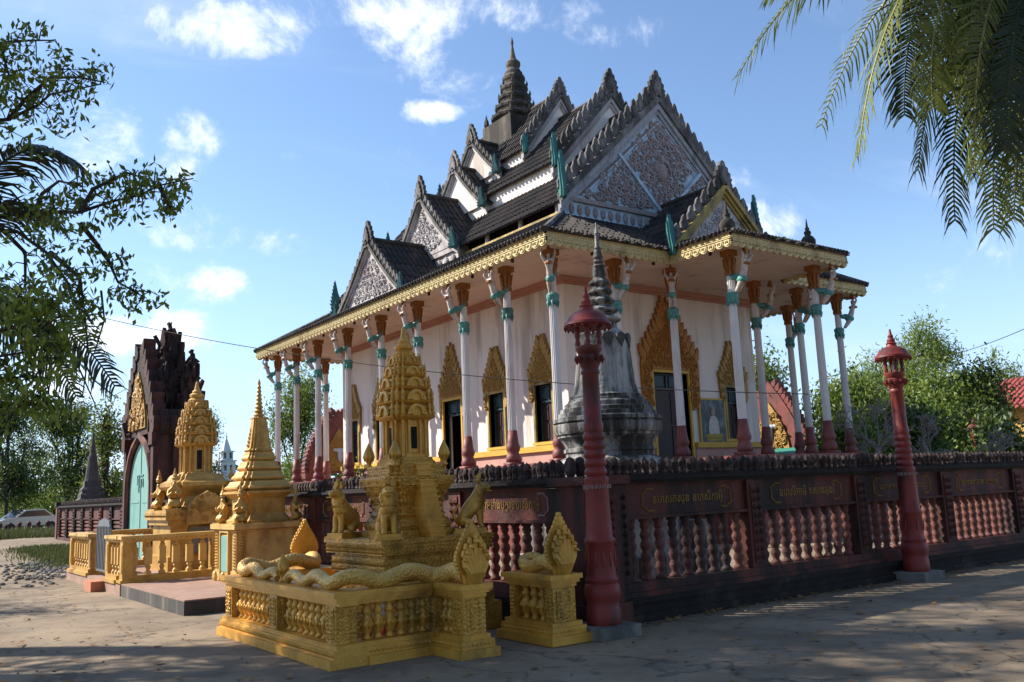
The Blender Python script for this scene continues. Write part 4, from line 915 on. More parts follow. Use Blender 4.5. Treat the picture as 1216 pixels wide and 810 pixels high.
# ------------------------------------------------------------------ red lamp posts
def lamp(loc, label, detail=True):
    t = thing('lamp_post', loc, label, 'lamp post', 'red lamp posts outside the wall')
    a = MB(); a.cbox(0, 0, .28, .28, 0, .13); a.build('block', 'concrete', t)
    pf = [(.205, .13), (.215, .16), (.205, .30), (.195, .32), (.21, .40), (.225, .46), (.215, .53), (.195, .56), (.205, .60), (.185, .63), (.178, .66), (.178, .98), (.19, 1.0), (.19, 1.03), (.165, 1.06), (.155, 1.3), (.145, 1.62), (.155, 1.66), (.155, 1.69), (.13, 1.71)]
    z = 1.72
    for k in range(5): pf += [(.120, z), (.140, z+.025), (.140, z+.055), (.118, z+.09)]; z += .098
    pf += [(.125, 2.23), (.125, 2.3), (.112, 2.32), (.105, 2.85), (.12, 2.87), (.12, 2.90), (.108, 2.92), (.13, 2.98), (.155, 3.03), (.155, 3.07), (.135, 3.09), (.17, 3.14), (.17, 3.18), (.10, 3.19)]
    pf = [(r_*.9, z_) for r_, z_ in pf]; a.__init__(); a.lathe(pf, 24); a.build('shaft', 'lamp_red', t, True)
    a = MB()
    for k in range(12):
        a.gem((.15*math.cos(k*PI/6), .15*math.sin(k*PI/6), 3.03), .035, .06)
    a.build('carved_collar', 'lamp_red', t); a = MB()
    for k in range(12): a.ball((.162*math.cos(k*PI/6), .162*math.sin(k*PI/6), .82), .016, .016, .09, 6)
    a.build('carved_base_band', 'lamp_red', t)
    for k in range(4):
        an = PI/4+k*PI/2; c, s = math.cos(an)*.125, math.sin(an)*.125
        a = MB(); a.lathe([(.028, 3.18), (.035, 3.22), (.022, 3.26), (.036, 3.31), (.024, 3.37), (.036, 3.42)], 8, c, s); a.build('lantern_post', 'lamp_red', t, True)
    a = MB(); a.ball((0, 0, 3.27), .045, .045, .06, 8); a.lathe([(.03, 3.19), (.03, 3.24)], 8); a.build('bulb', 'toy_white', t)
    a = MB(); a.lathe([(.13, 3.41), (.25, 3.39), (.275, 3.42), (.27, 3.45), (.24, 3.47), (.21, 3.53), (.14, 3.58), (.085, 3.60), (.075, 3.63), (.085, 3.65), (.06, 3.67), (.065, 3.70), (.04, 3.74), (.045, 3.77), (.025, 3.80), (.015, 3.88)], 16); a.build('hood', 'lamp_red', t, True)
    a = MB()
    for k in range(20): a.gem((.262*math.cos(k*PI/10), .262*math.sin(k*PI/10), 3.39), .022, .03)
    a.build('hood_fringe', 'lamp_red', t)
    if detail:
        me = text_mesh('ពុទ្ធសករាជ', .07, .002, 'white_ink'); o = obj('lettering', me, t); wd = max(v.co.x for v in me.vertices)-min(v.co.x for v in me.vertices)
        rr = .160
        for v in me.vertices:
            an = v.co.x/wd*2.6; d = -rr + v.co.y; v.co.x, v.co.y = -d*math.sin(an), d*math.cos(an)
        o.location = (0, 0, 1.60); o.rotation_euler = (0, 0, R(-36))
    return t
lamp((6.60, 7.56, 0), 'nearest dark red lamp post, at the corner of the wall beside the golden serpent pedestal')
lamp((13.1, 7.72, 0), 'dark red lamp post in front of the wall, right of the temple columns')
lamp((38.6, 19.4, 0), 'small far red lamp post showing above the wall in front of the trees', False)

# ------------------------------------------------------------------ golden shrine and its serpent balustrade
def beads(mb, hx, hy, z, r, step, cx=0, cy=0, rz=None, sides=(0, 1, 2, 3)):
    """row of small carved bosses round a rectangle"""
    r *= .72; rz = (rz or r/.72)*.72
    for k in sides:
        Ln = hx if k % 2 == 0 else hy; n = max(2, int(2*Ln/step))
        for i in range(n):
            t = -Ln+(i+.5)*2*Ln/n
            p = ((t, -hy), (hx, t), (t, hy), (-hx, t))[k]; mb.gem((cx+p[0], cy+p[1], z), r, rz or r)
bud = MB(); bud.lathe([(.035, 0), (.05, .015), (.028, .04), (.03, .06), (.058, .10), (.07, .15), (.06, .20), (.03, .26), (.006, .31)], 10)
for k in range(8): bud.gem((.06*math.cos(k*PI/4), .06*math.sin(k*PI/4), .14), .02, .06)
def bud_mesh(m): me = bud.mesh('bud_finial', m); me.shade_smooth(); return me
GC = (5.42, 9.75)
gsH = thing('golden_shrine', (*GC, 0), 'tall golden tower shrine with stairs and tiered niches inside the serpent balustrade', 'shrine')
a = MB()
for h, z0, z1 in ((.80, 0, .32), (.74, .32, .44), (.66, .44, .58), (.60, .58, .66), (.66, .66, .72), (.69, .72, .90), (.66, .90, .94), (.74, .94, 1.06), (.76, 1.06, 1.11)): a.cbox(0, 0, h, h, z0, z1-.0005)
pl = a.build('platform', 'gold_carved', gsH)
a = MB()
for z, h, r, st in ((.50, .665, .03, .055), (.62, .605, .026, .05), (.69, .665, .02, .045), (.76, .695, .03, .06), (.84, .695, .032, .065), (.975, .745, .026, .05), (1.02, .745, .026, .05)): beads(a, h, h, z, r, st, rz=r*1.3)
tag(a.build('carved_bands', 'gold', pl), kind='stuff')
a = MB(); a.stack(RED, [(.46, 1.11), (.46, 1.18), (.42, 1.20), (.44, 1.24), (.40, 1.30), (.36, 1.34), (.38, 1.36), (.35, 1.40), (.35, 1.48), (.37, 1.50), (.35, 1.52), (.37, 1.58), (.41, 1.64), (.44, 1.70), (.46, 1.71), (.48, 1.80), (.475, 1.815), (.385, 1.818), (.385, 1.92), (.395, 1.925), (.395, 1.955), (.30, 1.957), (.29, 2.0), (.27, 2.01), (.26, 2.05)])
wst = a.build('waisted_base', 'gold_carved', gsH)
a = MB()
def ring_beads(mb, rad, z, r, rz=None, n=40):
    for i in range(n):
        t = i/n*len(RED); k = int(t); f_ = t-k; p, q = RED[k], RED[(k+1) % len(RED)]; x = (p[0]+(q[0]-p[0])*f_)*rad; y = (p[1]+(q[1]-p[1])*f_)*rad; mb.gem((x, y, z), r*.72, (rz or r)*.72)
for rad, z, r in ((.46, 1.145, .022), (.43, 1.24, .03), (.41, 1.29, .026), (.37, 1.37, .022), (.355, 1.44, .02), (.375, 1.53, .028), (.40, 1.62, .032), (.44, 1.69, .022), (.475, 1.76, .026), (.40, 1.85, .018), (.385, 1.92, .018)): ring_beads(a, rad, z, r, r*1.4, 64)
tag(a.build('carved_bands', 'gold', wst), kind='stuff')
a = MB(); n = 13                                              # stairs on the front face
for i in range(n): z = 1.11+.86*(i+1)/n; a.box(-.10, .10, -.72+.32*i/n, -.2, z-.86/n+.0005, z-.02); a.box(-.115, .115, -.738+.32*i/n, -.2, z-.0195, z)
a.build('stairs', 'gold', gsH)
BUDG = bud_mesh('gold')
for sx, sy in ((-.34, -.34), (.34, -.34), (-.34, .34), (.34, .34)): obj('bud_finial', BUDG, gsH).location = (sx, sy, 1.94)
def prang(th, m, z0, r, zs, zt, scale=1., dark='interior', dens=1):
    """pillared cell and tapering tiers of niches; z0 cell foot, zs cell top, zt tip"""
    a = MB(); a.stack(redent(.55, .78), [(r*.80, z0), (r*.80, z0+.05), (r*.70, z0+.08), (r*.68, zs)]); cell = a.build('cell', m, th)
    a = MB()
    for k in range(4):
        M = Rz(k*PI/2)
        for x in (-.52, -.26, .26, .52): a.lathe([(r*.07, z0+.03), (r*.05, z0+.08), (r*.05, zs-.05), (r*.08, zs)], 8, x*r, -r*.74, M)
    a.build('cell_pillars', m, cell)
    for k in range(4): a = MB(); a.box(-r*.14, r*.14, -r*.70, -r*.66, z0+.12, zs-.08, Rz(k*PI/2)); a.build('false_door', dark, cell)
    hs = zt-zs; nT = 5; z = zs; body = MB(); orn = MB(); rad = r
    for t in range(nT):
        h = hs*.155*(1-.06*t); f = [1.0, .97, .88, .74, .58][t]*r
        body.stack(RED, [(f*.80, z), (f*.98, z+h*.18), (f*1.02, z+h*.30), (f*.76, z+h*.38), (f*.74, z+h)])
        for k in range(4):
            M = Rz(k*PI/2); w = f*.36; arc = [(w*math.cos(PI*j/8), -f*1.0, z+h*.42+w*.95*math.sin(PI*j/8)) for j in range(9)]
            arc = [(w*1.25, -f*1.0, z+h*.36), *arc, (-w*1.25, -f*1.0, z+h*.36)]
            orn.tube(arc, f*.075, 5, M); orn.tube([(x*.72, y-.005, zz_*.9+(z+h*.42)*.1) for x, y, zz_ in arc], f*.05, 5, M)
            orn.box(-w*.5, w*.5, -f*.97, -f*.8, z+h*.3, z+h*.8, M)
            for x in (-.62, .62, -.84, .84): orn.lathe([(f*.075, z+h*.30), (f*.105, z+h*.46), (f*.06, z+h*.64), (f*.09, z+h*.80), (f*.012, z+h*1.22)], 6, x*f, -f*.93 if abs(x) < .8 else -f*.84, M)
        z += h
    f *= .8
    body.lathe([(f*1.0, z), (f*1.05, z+hs*.03), (f*.7, z+hs*.06), (f*.85, z+hs*.08), (f*.9, z+hs*.11), (f*.55, z+hs*.14), (f*.6, z+hs*.16), (f*.34, z+hs*.19), (.02, zt)], 12)
    tw = body.build('tiered_tower', m, th); orn.build('niches_and_antefixes', m, tw)
prang(gsH, 'gold', 2.03, .30, 2.50, 3.70)
# lions on the platform corners
def lion_meshes(m):
    v = [(0,.10,.13), (0,.02,.22), (0,-.08,.31), (0,-.12,.41), (0,-.14,.50), (0,-.22,.485), (-.055,-.12,.17), (-.055,-.13,.03), (-.055,-.17,.015), (.055,-.12,.17), (.055,-.13,.03), (.055,-.17,.015),
         (-.09,.08,.10), (-.10,-.02,.06), (-.10,-.01,.02), (-.10,-.09,.015), (.09,.08,.10), (.10,-.02,.06), (.10,-.01,.02), (.10,-.09,.015), (0,-.26,.465), (0,.17,.10), (0,.20,.20), (0,.12,.30)]
    e = [(0,1),(1,2),(2,3),(3,4),(4,5),(2,6),(6,7),(7,8),(2,9),(9,10),(10,11),(0,12),(12,13),(13,14),(14,15),(0,16),(16,17),(17,18),(18,19),(5,20),(0,21),(21,22),(22,23)]
    r = [.11,.105,.10,.075,.085,.05,.042,.034,.035,.042,.034,.035,.07,.055,.035,.033,.07,.055,.035,.033,.035,.03,.02,.015]
    body = skin('lion_body', m, v, e, r, sub=2)
    a = MB()
    for s in (-1, 1): a.poly(flame_shape(.06, .10, 2), -.02, .02, T(s*.055, -.11, .54)); a.ball((s*.035, -.225, .515), .014)
    for k in range(12):
        an = k*PI*2/12; a.ball((.085*math.cos(an), -.125+.03*math.sin(an), .415+.06*math.sin(an)), .028, .03, .035, 6)
    a.box(-.045, .045, -.275, -.21, .44, .452); a.poly(flame_shape(.05, .09, 2), -.02, .02, T(0, -.13, .57))
    for k in range(8): a.gem((.1*math.cos(-PI+k*PI/7), -.10+.09*math.sin(-PI+k*PI/7), .33), .018)
    mane = a.mesh('mane_and_ears', m)
    a = MB(); a.cbox(0, 0, .16, .21, -.05, -.025); a.cbox(0, 0, .14, .19, -.025, .012); base = a.mesh('base', m)
    return body, mane, base
LB, LM, LBS = lion_meshes('gold')
for (x, y, ang, lb) in ((-.56, -.56, R(-25), 'golden seated lion on the near corner of the golden shrine, facing the camera'), (-.56, .54, R(-75), 'golden seated lion on the left corner of the golden shrine, in profile facing left'), (.56, -.54, R(60), 'golden seated lion on the right corner of the golden shrine, head turned right')):
    t = thing('lion_statue', (GC[0]+x, GC[1]+y, 1.16), lb, 'statue', 'golden lions on the shrine', ang); obj('lion_body', LB, t); obj('mane_and_ears', LM, t); obj('base', LBS, t)

# balustrade
gb = thing('serpent_balustrade', (0, 0, 0), 'low golden balustrade with serpents lying along its rail around the tower shrine', 'balustrade')
VB = MB(); VB.lathe([(.04, .215), (.055, .225), (.03, .25), (.035, .27), (.06, .32), (.068, .37), (.055, .41), (.03, .44), (.045, .46), (.05, .49), (.03, .52), (.045, .55), (.055, .57)], 12)
for k in range(8): VB.gem((.064*math.cos(k*PI/4), .064*math.sin(k*PI/4), .36), .018, .045)
VBM = VB.mesh('baluster', 'gold'); VBM.shade_smooth()
def gold_seg(th, x0, y0, x1, y1, n, corner=False):
    """plinth, rail and balusters of a straight run; thickness .2"""
    dx, dy = x1-x0, y1-y0; Ln = math.hypot(dx, dy); an = math.atan2(dy, dx); M = T(x0, y0, 0) @ Rz(an)
    q0 = lambda hw: (hw-.2) if corner else 0
    a = MB(); a.box(q0(.2), Ln, -.20, .20, 0, .09, M); a.box(q0(.16), Ln, -.16, .16, .09, .17, M); a.box(q0(.13), Ln, -.13, .13, .17, .215, M); p = a.build('plinth', 'gold', th)
    a = MB(); k = int(Ln/.045)
    for i in range(k):
        for s in (-1, 1): a.gem(((i+.5)*Ln/k, s*.162, .13), .02, .024, M)
    tag(a.build('carved_band', 'gold', p), kind='stuff')
    a = MB(); a.box(q0(.10), Ln, -.10, .10, .57, .61, M); a.box(q0(.13), Ln, -.13, .13, .61, .65, M); a.box(q0(.155), Ln, -.155, .155, .65, .70, M); a.build('rail', 'gold', th)
    for i in range(n):
        t = (i+.5)/n
        if Ln > 3 and min(abs(t-.05), abs(t-.5), abs(t-.95)) < .045: continue
        obj('baluster', VBM, th).location = (x0+dx*t, y0+dy*t, 0)
def gold_post(th, x, y, hx=.09, hy=.09, big=False):
    a = MB(); a.cbox(x, y, hx, hy, .216, .572)
    for s in (-1, 1):
        a.box(x-hx*.7, x+hx*.7, *sorted((y+s*hy, y+s*(hy+.008))), .25, .54); a.box(*sorted((x+s*hx, x+s*(hx+.008))), y-hy*.7, y+hy*.7, .25, .54)
        for i in range(7):
            for q in (-.4, .4): a.gem((x+q*hx, y+s*(hy+.008), .275+i*.04), .02, .022); a.gem((x+s*(hx+.008), y+q*hy, .275+i*.04), .02, .022)
    a.build('post', 'gold_carved', th)
gold_seg(gb, 3.83, 8.07, 3.83, 11.41, 22)
for a_ in ((3.83, 8.25), (3.83, 9.75), (3.83, 11.23)): gold_post(gb, *a_, .11, .11)
def gold_slab(th, x0, x1, y0, y1):
    a = MB(); e = .09
    a.box(x0-e, x1+e, y0-e, y1+e, .0005, .0895); a.box(x0-.05, x1+.05, y0-.05, y1+.05, .0895, .1695); a.box(x0-.02, x1+.02, y0-.02, y1+.02, .1695, .2155)
    a.box(x0, x1, y0, y1, .5705, .6105); a.box(x0-.025, x1+.025, y0-.025, y1+.025, .6105, .6505); a.box(x0-.05, x1+.05, y0-.05, y1+.05, .6505, .7005); a.build('pier', 'gold', th)
    a = MB(); beads(a, (x1-x0)/2+.052, (y1-y0)/2+.052, .13, .02, .045, (x0+x1)/2, (y0+y1)/2, .024); tag(a.build('carved_band', 'gold', th), kind='stuff')
gold_seg(gb, 4.0305, 8.24, 4.79, 8.24, 6, True); gold_seg(gb, 4.0305, 11.24, 4.79, 11.24, 6, True)
for sy, y0 in ((-1, 8.22), (1, 11.26)):
    gold_slab(gb, 4.82, 5.10, *sorted((y0-.11*-sy*-1, y0+sy*.62)))
    gold_post(gb, 4.96, y0+sy*.50, .13, .11); gold_post(gb, 4.90, y0+sy*.02, .07, .09)
    for i in range(3): obj('baluster', VBM, gb).location = (4.92, y0+sy*(.15+.10*i), 0)
def naga_hood(th, loc, ang, m='gold', h=.62):
    """serpent hood seen from its front towards local -y: seven heads fanned on a pointed leaf"""
    M = T(*loc) @ Rz(ang); a = MB(); w = .36*h/.62
    ol = [(-.08, 0), (-.10, .10), (-w*.42, .17), (-w*.52, .26), (-w*.50, .34), (-w*.40, .44), (-w*.26, .54), (-w*.12, .64), (0, .74)]
    ol = [(x, z*h/.74) for x, z in ol]; full = ol + [(-x, z) for x, z in ol[::-1][1:]]
    a.poly(full, -.025, .035, M)
    hood = a.build('serpent_hood', m, th); a = MB()
    for i in range(len(full)-1):
        for t in (.25, .75):
            x = full[i][0]*(1-t)+full[i+1][0]*t; z = full[i][1]*(1-t)+full[i+1][1]*t
            if z > .12: a.ball((x, .0, z), .022, .03, .03, 6, M)
    a.build('hood_rim', m, hood); a = MB(); k = h/.74
    for (x, z, s) in ((0, .50, .95), (-.06, .44, .85), (.06, .44, .85), (-.105, .37, .8), (.105, .37, .8), (-.135, .29, .72), (.135, .29, .72)):
        x *= w/.36; a.tube([(x*.25, -.05, .02), (x*.5, -.085, .14*k), (x*.9, -.08, z*k*.75), (x, -.07, z*k)], [.050, .046, .034, .026], 6, M)
        a.ball((x, -.10, z*k), .034*s, .055*s, .028*s, 8, M); a.ball((x, -.145, z*k-.008), .02*s, .025*s, .014*s, 6, M); a.poly(flame_shape(.045, .075, 2), -.02, .02, M @ T(x, -.07, z*k+.015))
    a.build('serpent_heads', m, hood)
def naga_body(th, pts, r0, r1, m='gold_scale'):
    P = [Vector(p) for p in pts]; out = []; L_ = [0]
    for i in range(1, len(P)): L_.append(L_[-1]+(P[i]-P[i-1]).length)
    n = int(L_[-1]/.035); rr = []
    for i in range(n+1):
        s = L_[-1]*i/n; k = max(j for j in range(len(L_)) if L_[j] <= s+1e-9); k = min(k, len(P)-2); f_ = (s-L_[k])/max(1e-6, L_[k+1]-L_[k]); q = P[k].lerp(P[k+1], f_)
        env = min(1, s/.25)*min(1, (L_[-1]-s)/.05+.3); q = q + Vector((0, 0, .038*env*(1+math.sin(s*10)))); t = s/L_[-1]; rr.append(r0+(r1-r0)*t**1.5); out.append(q)
    for _ in range(3): out = [out[0]] + [(out[i-1]+out[i]*2+out[i+1])/4 for i in range(1, len(out)-1)] + [out[-1]]
    a = MB(); a.tube(out, rr, 10); a.build('serpent_body', m, th, True)
zr = .755
naga_body(gb, [(4.96, 7.72, zr+.02), (4.96, 8.0, zr), (4.86, 8.2, zr), (4.4, 8.22, zr), (3.98, 8.22, zr), (3.84, 8.36, zr), (3.83, 8.9, zr-.01), (3.83, 9.62, zr-.03)], .092, .05)
naga_body(gb, [(4.96, 11.76, zr+.02), (4.96, 11.5, zr), (4.86, 11.28, zr), (4.4, 11.26, zr), (3.98, 11.26, zr), (3.84, 11.12, zr), (3.83, 10.6, zr-.01), (3.83, 9.88, zr-.03)], .092, .05)
naga_hood(gb, (4.96, 7.64, .70), 0); naga_hood(gb, (4.96, 11.84, .70), PI)
obj('bud_finial', BUDG, gb).location = (3.83, 9.75, .70)
# separate pedestal with its own serpent
npd = thing('serpent_pedestal', (6.06, 7.95, 0), 'small golden pedestal with a coiled hooded serpent beside the corner lamp post', 'pedestal')
a = MB(); a.cbox(0, 0, .27, .50, 0, .09); a.cbox(0, 0, .23, .46, .09, .17); a.cbox(0, 0, .20, .43, .17, .215); a.cbox(0, 0, .17, .40, .5705, .61); a.cbox(0, 0, .195, .425, .61, .65); a.cbox(0, 0, .22, .45, .65, .70); p = a.build('plinth_and_rail', 'gold', npd)
a = MB(); beads(a, .232, .462, .13, .02, .045, rz=.024); tag(a.build('carved_band', 'gold', p), kind='stuff')
gold_post(npd, 0, -.32, .15, .07); gold_post(npd, 0, .34, .15, .05)
for i in range(3):
    for s in (-1, 1): obj('baluster', VBM, npd).location = (s*.09, -.14+i*.15, 0)
naga_body(npd, [(0, -.32, zr+.02), (-.02, -.05, zr), (-.04, .22, zr), (.02, .36, zr), (.12, .30, zr+.02), (.22, .05, zr+.03), (.36, -.05, zr-.02)], .08, .04)
naga_hood(npd, (.0, -.36, .70), 0, 'gold', .64)
# little offering figures behind the balusters
for i, (x, y, lb) in enumerate(((4.25, 8.55, 'tiny red and white offering figurine behind the golden balusters, left one'), (4.48, 8.58, 'tiny red and white offering figurine behind the golden balusters, right one'))):
    t = thing('offering_figurine', (x, y, 0), lb, 'figurine', 'offerings in the golden balustrade')
    a = MB(); a.lathe([(.05, 0), (.06, .1), (.045, .26), (.03, .30)], 8); a.build('skirt', 'toy_red', t, True)
    a = MB(); a.lathe([(.04, .28), (.055, .38), (.04, .46), (.02, .48)], 8); a.ball((0, 0, .52), .04, .04, .05, 8); a.build('torso', 'toy_white', t, True)

# ------------------------------------------------------------------ ochre shrines on the tiled terrace
tz = .22
a = MB(); a.box(3.86, 7.0-.25, 13.62, 17.55, 0, tz-.02); te = a.build('tiled_terrace', 'dark_slab'); tag(te, kind='structure')
ti = MB(); ti.box(-.148, .148, -.148, .148, 0, .02); tm_ = ti.mesh('floor_tile', 'terrace_tile')
for i in range(9):
    for j in range(13): obj('floor_tile', tm_, te).location = (3.86+.152+i*.304, 13.62+.152+j*.302, tz-.02)
sq = thing('ochre_stupa', (5.92, 16.27, tz), 'ochre square stupa with ringed spire and kneeling figures on a tall base', 'stupa')
h = .58; a = MB(); a.cbox(0, 0, h+.06, h+.06, 0, .10); a.cbox(0, 0, h+.02, h+.02, .10, .18); a.cbox(0, 0, h, h, .18, .86); a.cbox(0, 0, h+.04, h+.04, .86, .90); a.cbox(0, 0, h+.09, h+.09, .90, .99); bs = a.build('pedestal', 'ochre_pale', sq)
for k in range(4):
    M = Rz(k*PI/2)
    for s in (-1, 1):
        a = MB(); a.box(s*(h-.08)-.07, s*(h-.08)+.07, -h-.02, -h-.001, .2, .85, M)
        for i in range(12): a.gem((s*(h-.08), -h-.022, .23+i*.052), .045, .03, M)
        a.build('carved_pilaster', 'ochre', bs)
a = MB(); beads(a, h+.045, h+.045, .88, .022, .05); tag(a.build('beaded_band', 'ochre', bs), kind='stuff')
a = MB(); M = Rz(-PI/2); a.box(-.20, .20, -h-.03, -h-.001, .12, .80, M); a.box(-.24, -.20, -h-.06, -h, .1, .84, M); a.box(.20, .24, -h-.06, -h, .1, .84, M); a.box(-.24, .24, -h-.06, -h, .84, .88, M); fr = a.build('plaque_frame', 'ochre_pale', bs)
a = MB(); a.box(-.17, .17, -h-.045, -h-.031, .16, .78, M); a.build('blue_plaque', 'teal_pale', fr)
for y_ in (.22, -.22): a = MB(); a.ball((-h-.14, y_, .06), .05, .08, .12, 6); a.build('foot_scroll', 'ochre_pale', bs)
a = MB(); a.stack(RED, [(.50, .99), (.50, 1.04), (.46, 1.07), (.42, 1.12), (.40, 1.16), (.40, 1.42), (.44, 1.46), (.50, 1.50), (.53, 1.52), (.53, 1.56), (.42, 1.58)]); a.build('body', 'ochre', sq)
a = MB(); pf = []; z = 1.57; r_ = .52
for k in range(4): pf += [(r_*.88, z), (r_, z+.04), (r_, z+.07), (r_*.9, z+.11), (r_*.84, z+.17)]; z += .178; r_ *= .80
a.stack(redent(.68, .86), pf); a.build('stepped_roof', 'ochre', sq)
a = MB(); a.stack(redent(.6, .82), [(.215, z), (.235, z+.03), (.20, z+.06), (.19, z+.12), (.12, z+.60), (.13, z+.63), (.10, z+.65)]); 
for k in range(4):
    M = Rz(k*PI/2)
    for i in range(5): a.gem((0, -.19+.012*i*1.0, z+.12+i*.07), .05-.004*i, .06, M)
a.build('bell', 'ochre', sq)
a = MB(); pf = []; z += .65; r_ = .10
for k in range(8): pf += [(r_*.7, z), (r_, z+.025), (r_, z+.04), (r_*.66, z+.07)]; z += .075; r_ *= .87
pf += [(.022, z), (.03, z+.04), (.006, z+.12)]
a.lathe(pf, 14); a.build('ringed_spire', 'ochre', sq, True)
def kneeler_mesh(m):
    v = [(0,.05,.10), (0,.03,.22), (0,.0,.33), (0,-.01,.40), (0,-.01,.47), (.09,-.01,.32), (.10,-.07,.23), (.02,-.13,.29), (-.09,-.01,.32), (-.10,-.07,.23), (-.02,-.13,.29), (.07,-.10,.08), (.08,.08,.035), (-.07,-.10,.08), (-.08,.08,.035)]
    e = [(0,1),(1,2),(2,3),(3,4),(2,5),(5,6),(6,7),(2,8),(8,9),(9,10),(0,11),(11,12),(0,13),(13,14)]
    r = [.10,.07,.085,.035,.055,.035,.03,.025,.035,.03,.025,.06,.04,.06,.04]
    body = skin('kneeling_body', m, v, e, r, sub=1)
    a = MB(); a.lathe([(.055, .49), (.05, .52), (.06, .53), (.04, .56), (.045, .57), (.025, .61), (.008, .70)], 8, 0, -.01); hd = a.mesh('headdress', m); a = MB(); a.cbox(0, 0, .13, .15, -.01, .02); return body, hd, a.mesh('base', m)
KB, KHD, KBS = kneeler_mesh('ochre')
for (x, y, an, lb) in ((-.50, -.48, R(-20), 'ochre kneeling figure on the near corner of the ochre stupa base'), (-.50, .46, R(-80), 'ochre kneeling figure on the left corner of the ochre stupa base'), (.52, -.46, R(40), 'ochre kneeling figure on the right corner of the ochre stupa base')):
    t = thing('kneeling_statue', (5.92+x, 16.27+y, tz+.99), lb, 'statue', 'kneeling figures on the ochre stupa', an); obj('kneeling_body', KB, t); obj('headdress', KHD, t); obj('base', KBS, t)
# tower shrine
pr_ = thing('ochre_shrine', (5.95, 20.3, tz), 'ochre tower shrine with tiered niches and an arched front plaque, inside the ochre fence', 'shrine')
a = MB(); h = .76; a.cbox(0, 0, h, h, 0, .3); a.cbox(0, 0, h-.06, h-.06, .3, .95); a.cbox(0, 0, h+.02, h+.02, .95, 1.06); a.cbox(0, 0, h+.08, h+.08, 1.06, 1.26); bs = a.build('pedestal', 'ochre', pr_)
a = MB(); beads(a, h+.085, h+.085, 1.16, .05, .13, rz=.07); a.build('carved_band', 'ochre', bs)
a = MB(); pf = [(-.42, .95), (-.42, 1.2), (-.36, 1.38), (-.2, 1.54), (0, 1.64), (.2, 1.54), (.36, 1.38), (.42, 1.2), (.42, .95)]; a.poly(pf, -h-.16, -h-.04); ar = a.build('arched_plaque', 'ochre_pale', bs)
a = MB(); rng = random.Random(3)
for i in range(9): an = PI*i/8; a.ball((.36*math.cos(an), -h-.16, 1.18+.38*math.sin(an)), .05, .03, .05, 6)
for i in range(10): spiral(a, rng.uniform(-.2, .2), rng.uniform(1.05, 1.4), .08, -h-.17, 1.2, rng.uniform(0, 6), 1, .02)
a.build('plaque_carving', 'ochre', ar)
a = MB(); a.box(-.34, .34, -h-.02, -h+.05, .35, .9); a.build('dark_tablet', 'grey_metal', bs)
a = MB(); a.stack(RED, [(.62, 1.26), (.62, 1.32), (.56, 1.36), (.50, 1.46), (.46, 1.55), (.52, 1.62), (.60, 1.70), (.64, 1.76), (.64, 1.84), (.52, 1.90), (.48, 1.98), (.44, 2.02)]); a.build('waisted_base', 'ochre', pr_)
prang(pr_, 'ochre', 2.0, .39, 2.62, 4.1)
for (x, y, an, lb) in ((-.60, -.58, R(-20), 'ochre kneeling figure on the near corner of the ochre tower shrine'), (-.62, .56, R(-80), 'ochre kneeling figure on the left corner of the ochre tower shrine'), (.60, -.58, R(40), 'ochre kneeling figure on the right corner of the ochre tower shrine')):
    t = thing('kneeling_statue', (5.95+x, 20.3+y, tz+1.27), lb, 'statue', 'kneeling figures on the ochre tower shrine', an); t.scale = (1.25,)*3; obj('kneeling_body', KB, t); obj('headdress', KHD, t); obj('base', KBS, t)
# ochre fence
of = thing('ochre_fence', (0, 0, 0), 'ochre balustrade fence round the ochre tower shrine beside the tiled terrace', 'fence')
OB = MB(); OB.cbox(0, 0, .05, .05, .34, .39); OB.lathe([(.05, .39), (.03, .42), (.05, .46), (.05, .48), (.03, .5), (.034, .52)], 10); OB.cbox(0, 0, .062, .045, .52, .84); OB.lathe([(.034, .84), (.05, .86), (.05, .88), (.03, .91), (.05, .94)], 10)
OBM = OB.mesh('baluster', 'ochre_pale')
def ochre_seg(x0, y0, x1, y1, n, end=True):
    dx, dy = x1-x0, y1-y0; Ln = math.hypot(dx, dy); M = T(x0, y0, 0) @ Rz(math.atan2(dy, dx))
    a = MB(); a.box(-.1, Ln+.1, -.13, .13, 0, .20, M); a.box(-.14, Ln+.14, -.17, .17, .20, .27, M); a.box(-.1, Ln+.1, -.12, .12, .27, .34, M); a.build('plinth', 'ochre', of)
    a = MB(); a.box(-.1, Ln+.1, -.10, .10, .94, 1.0, M); a.box(-.14, Ln+.14, -.15, .15, 1.0, 1.06, M); r_ = a.build('rail', 'ochre_pale', of)
    a = MB(); k = int(Ln/.09)
    for i in range(k):
        for s in (-1, 1): a.ball(((i+.5)*Ln/k, s*.15, 1.0), .035, .02, .03, 6, M)
    tag(a.build('rail_scallops', 'ochre_pale', r_), kind='stuff')
    for i in range(n): t = (i+.5)/n; obj('baluster', OBM, of).location = (x0+dx*t, y0+dy*t, 0)
def ochre_post(x, y):
    a = MB(); a.cbox(x, y, .10, .10, .34, .945)
    for s in (-1, 1):
        a.box(x-.07, x+.07, *sorted((y+s*.10, y+s*.11)), .39, .89); a.box(*sorted((x+s*.10, x+s*.11)), y-.07, y+.07, .39, .89)
    a.build('post', 'ochre', of)
ochre_seg(4.0, 17.8, 7.0-.5, 17.8, 10); ochre_post(4.0, 17.8); ochre_post(5.62, 17.8)
ochre_seg(4.0, 18.16, 4.0, 18.9, 3); ochre_post(4.0, 19.0)
ochre_seg(4.0, 20.75, 4.0, 22.6, 7); ochre_post(4.0, 20.65); ochre_post(4.0, 22.75)
ochre_seg(4.35, 22.75, 6.4, 22.75, 8)
a = MB(); a.box(3.86, 6.5, 17.65, 22.9, 0, tz); tag(a.build('shrine_floor', 'terrace_tile'), kind='structure')
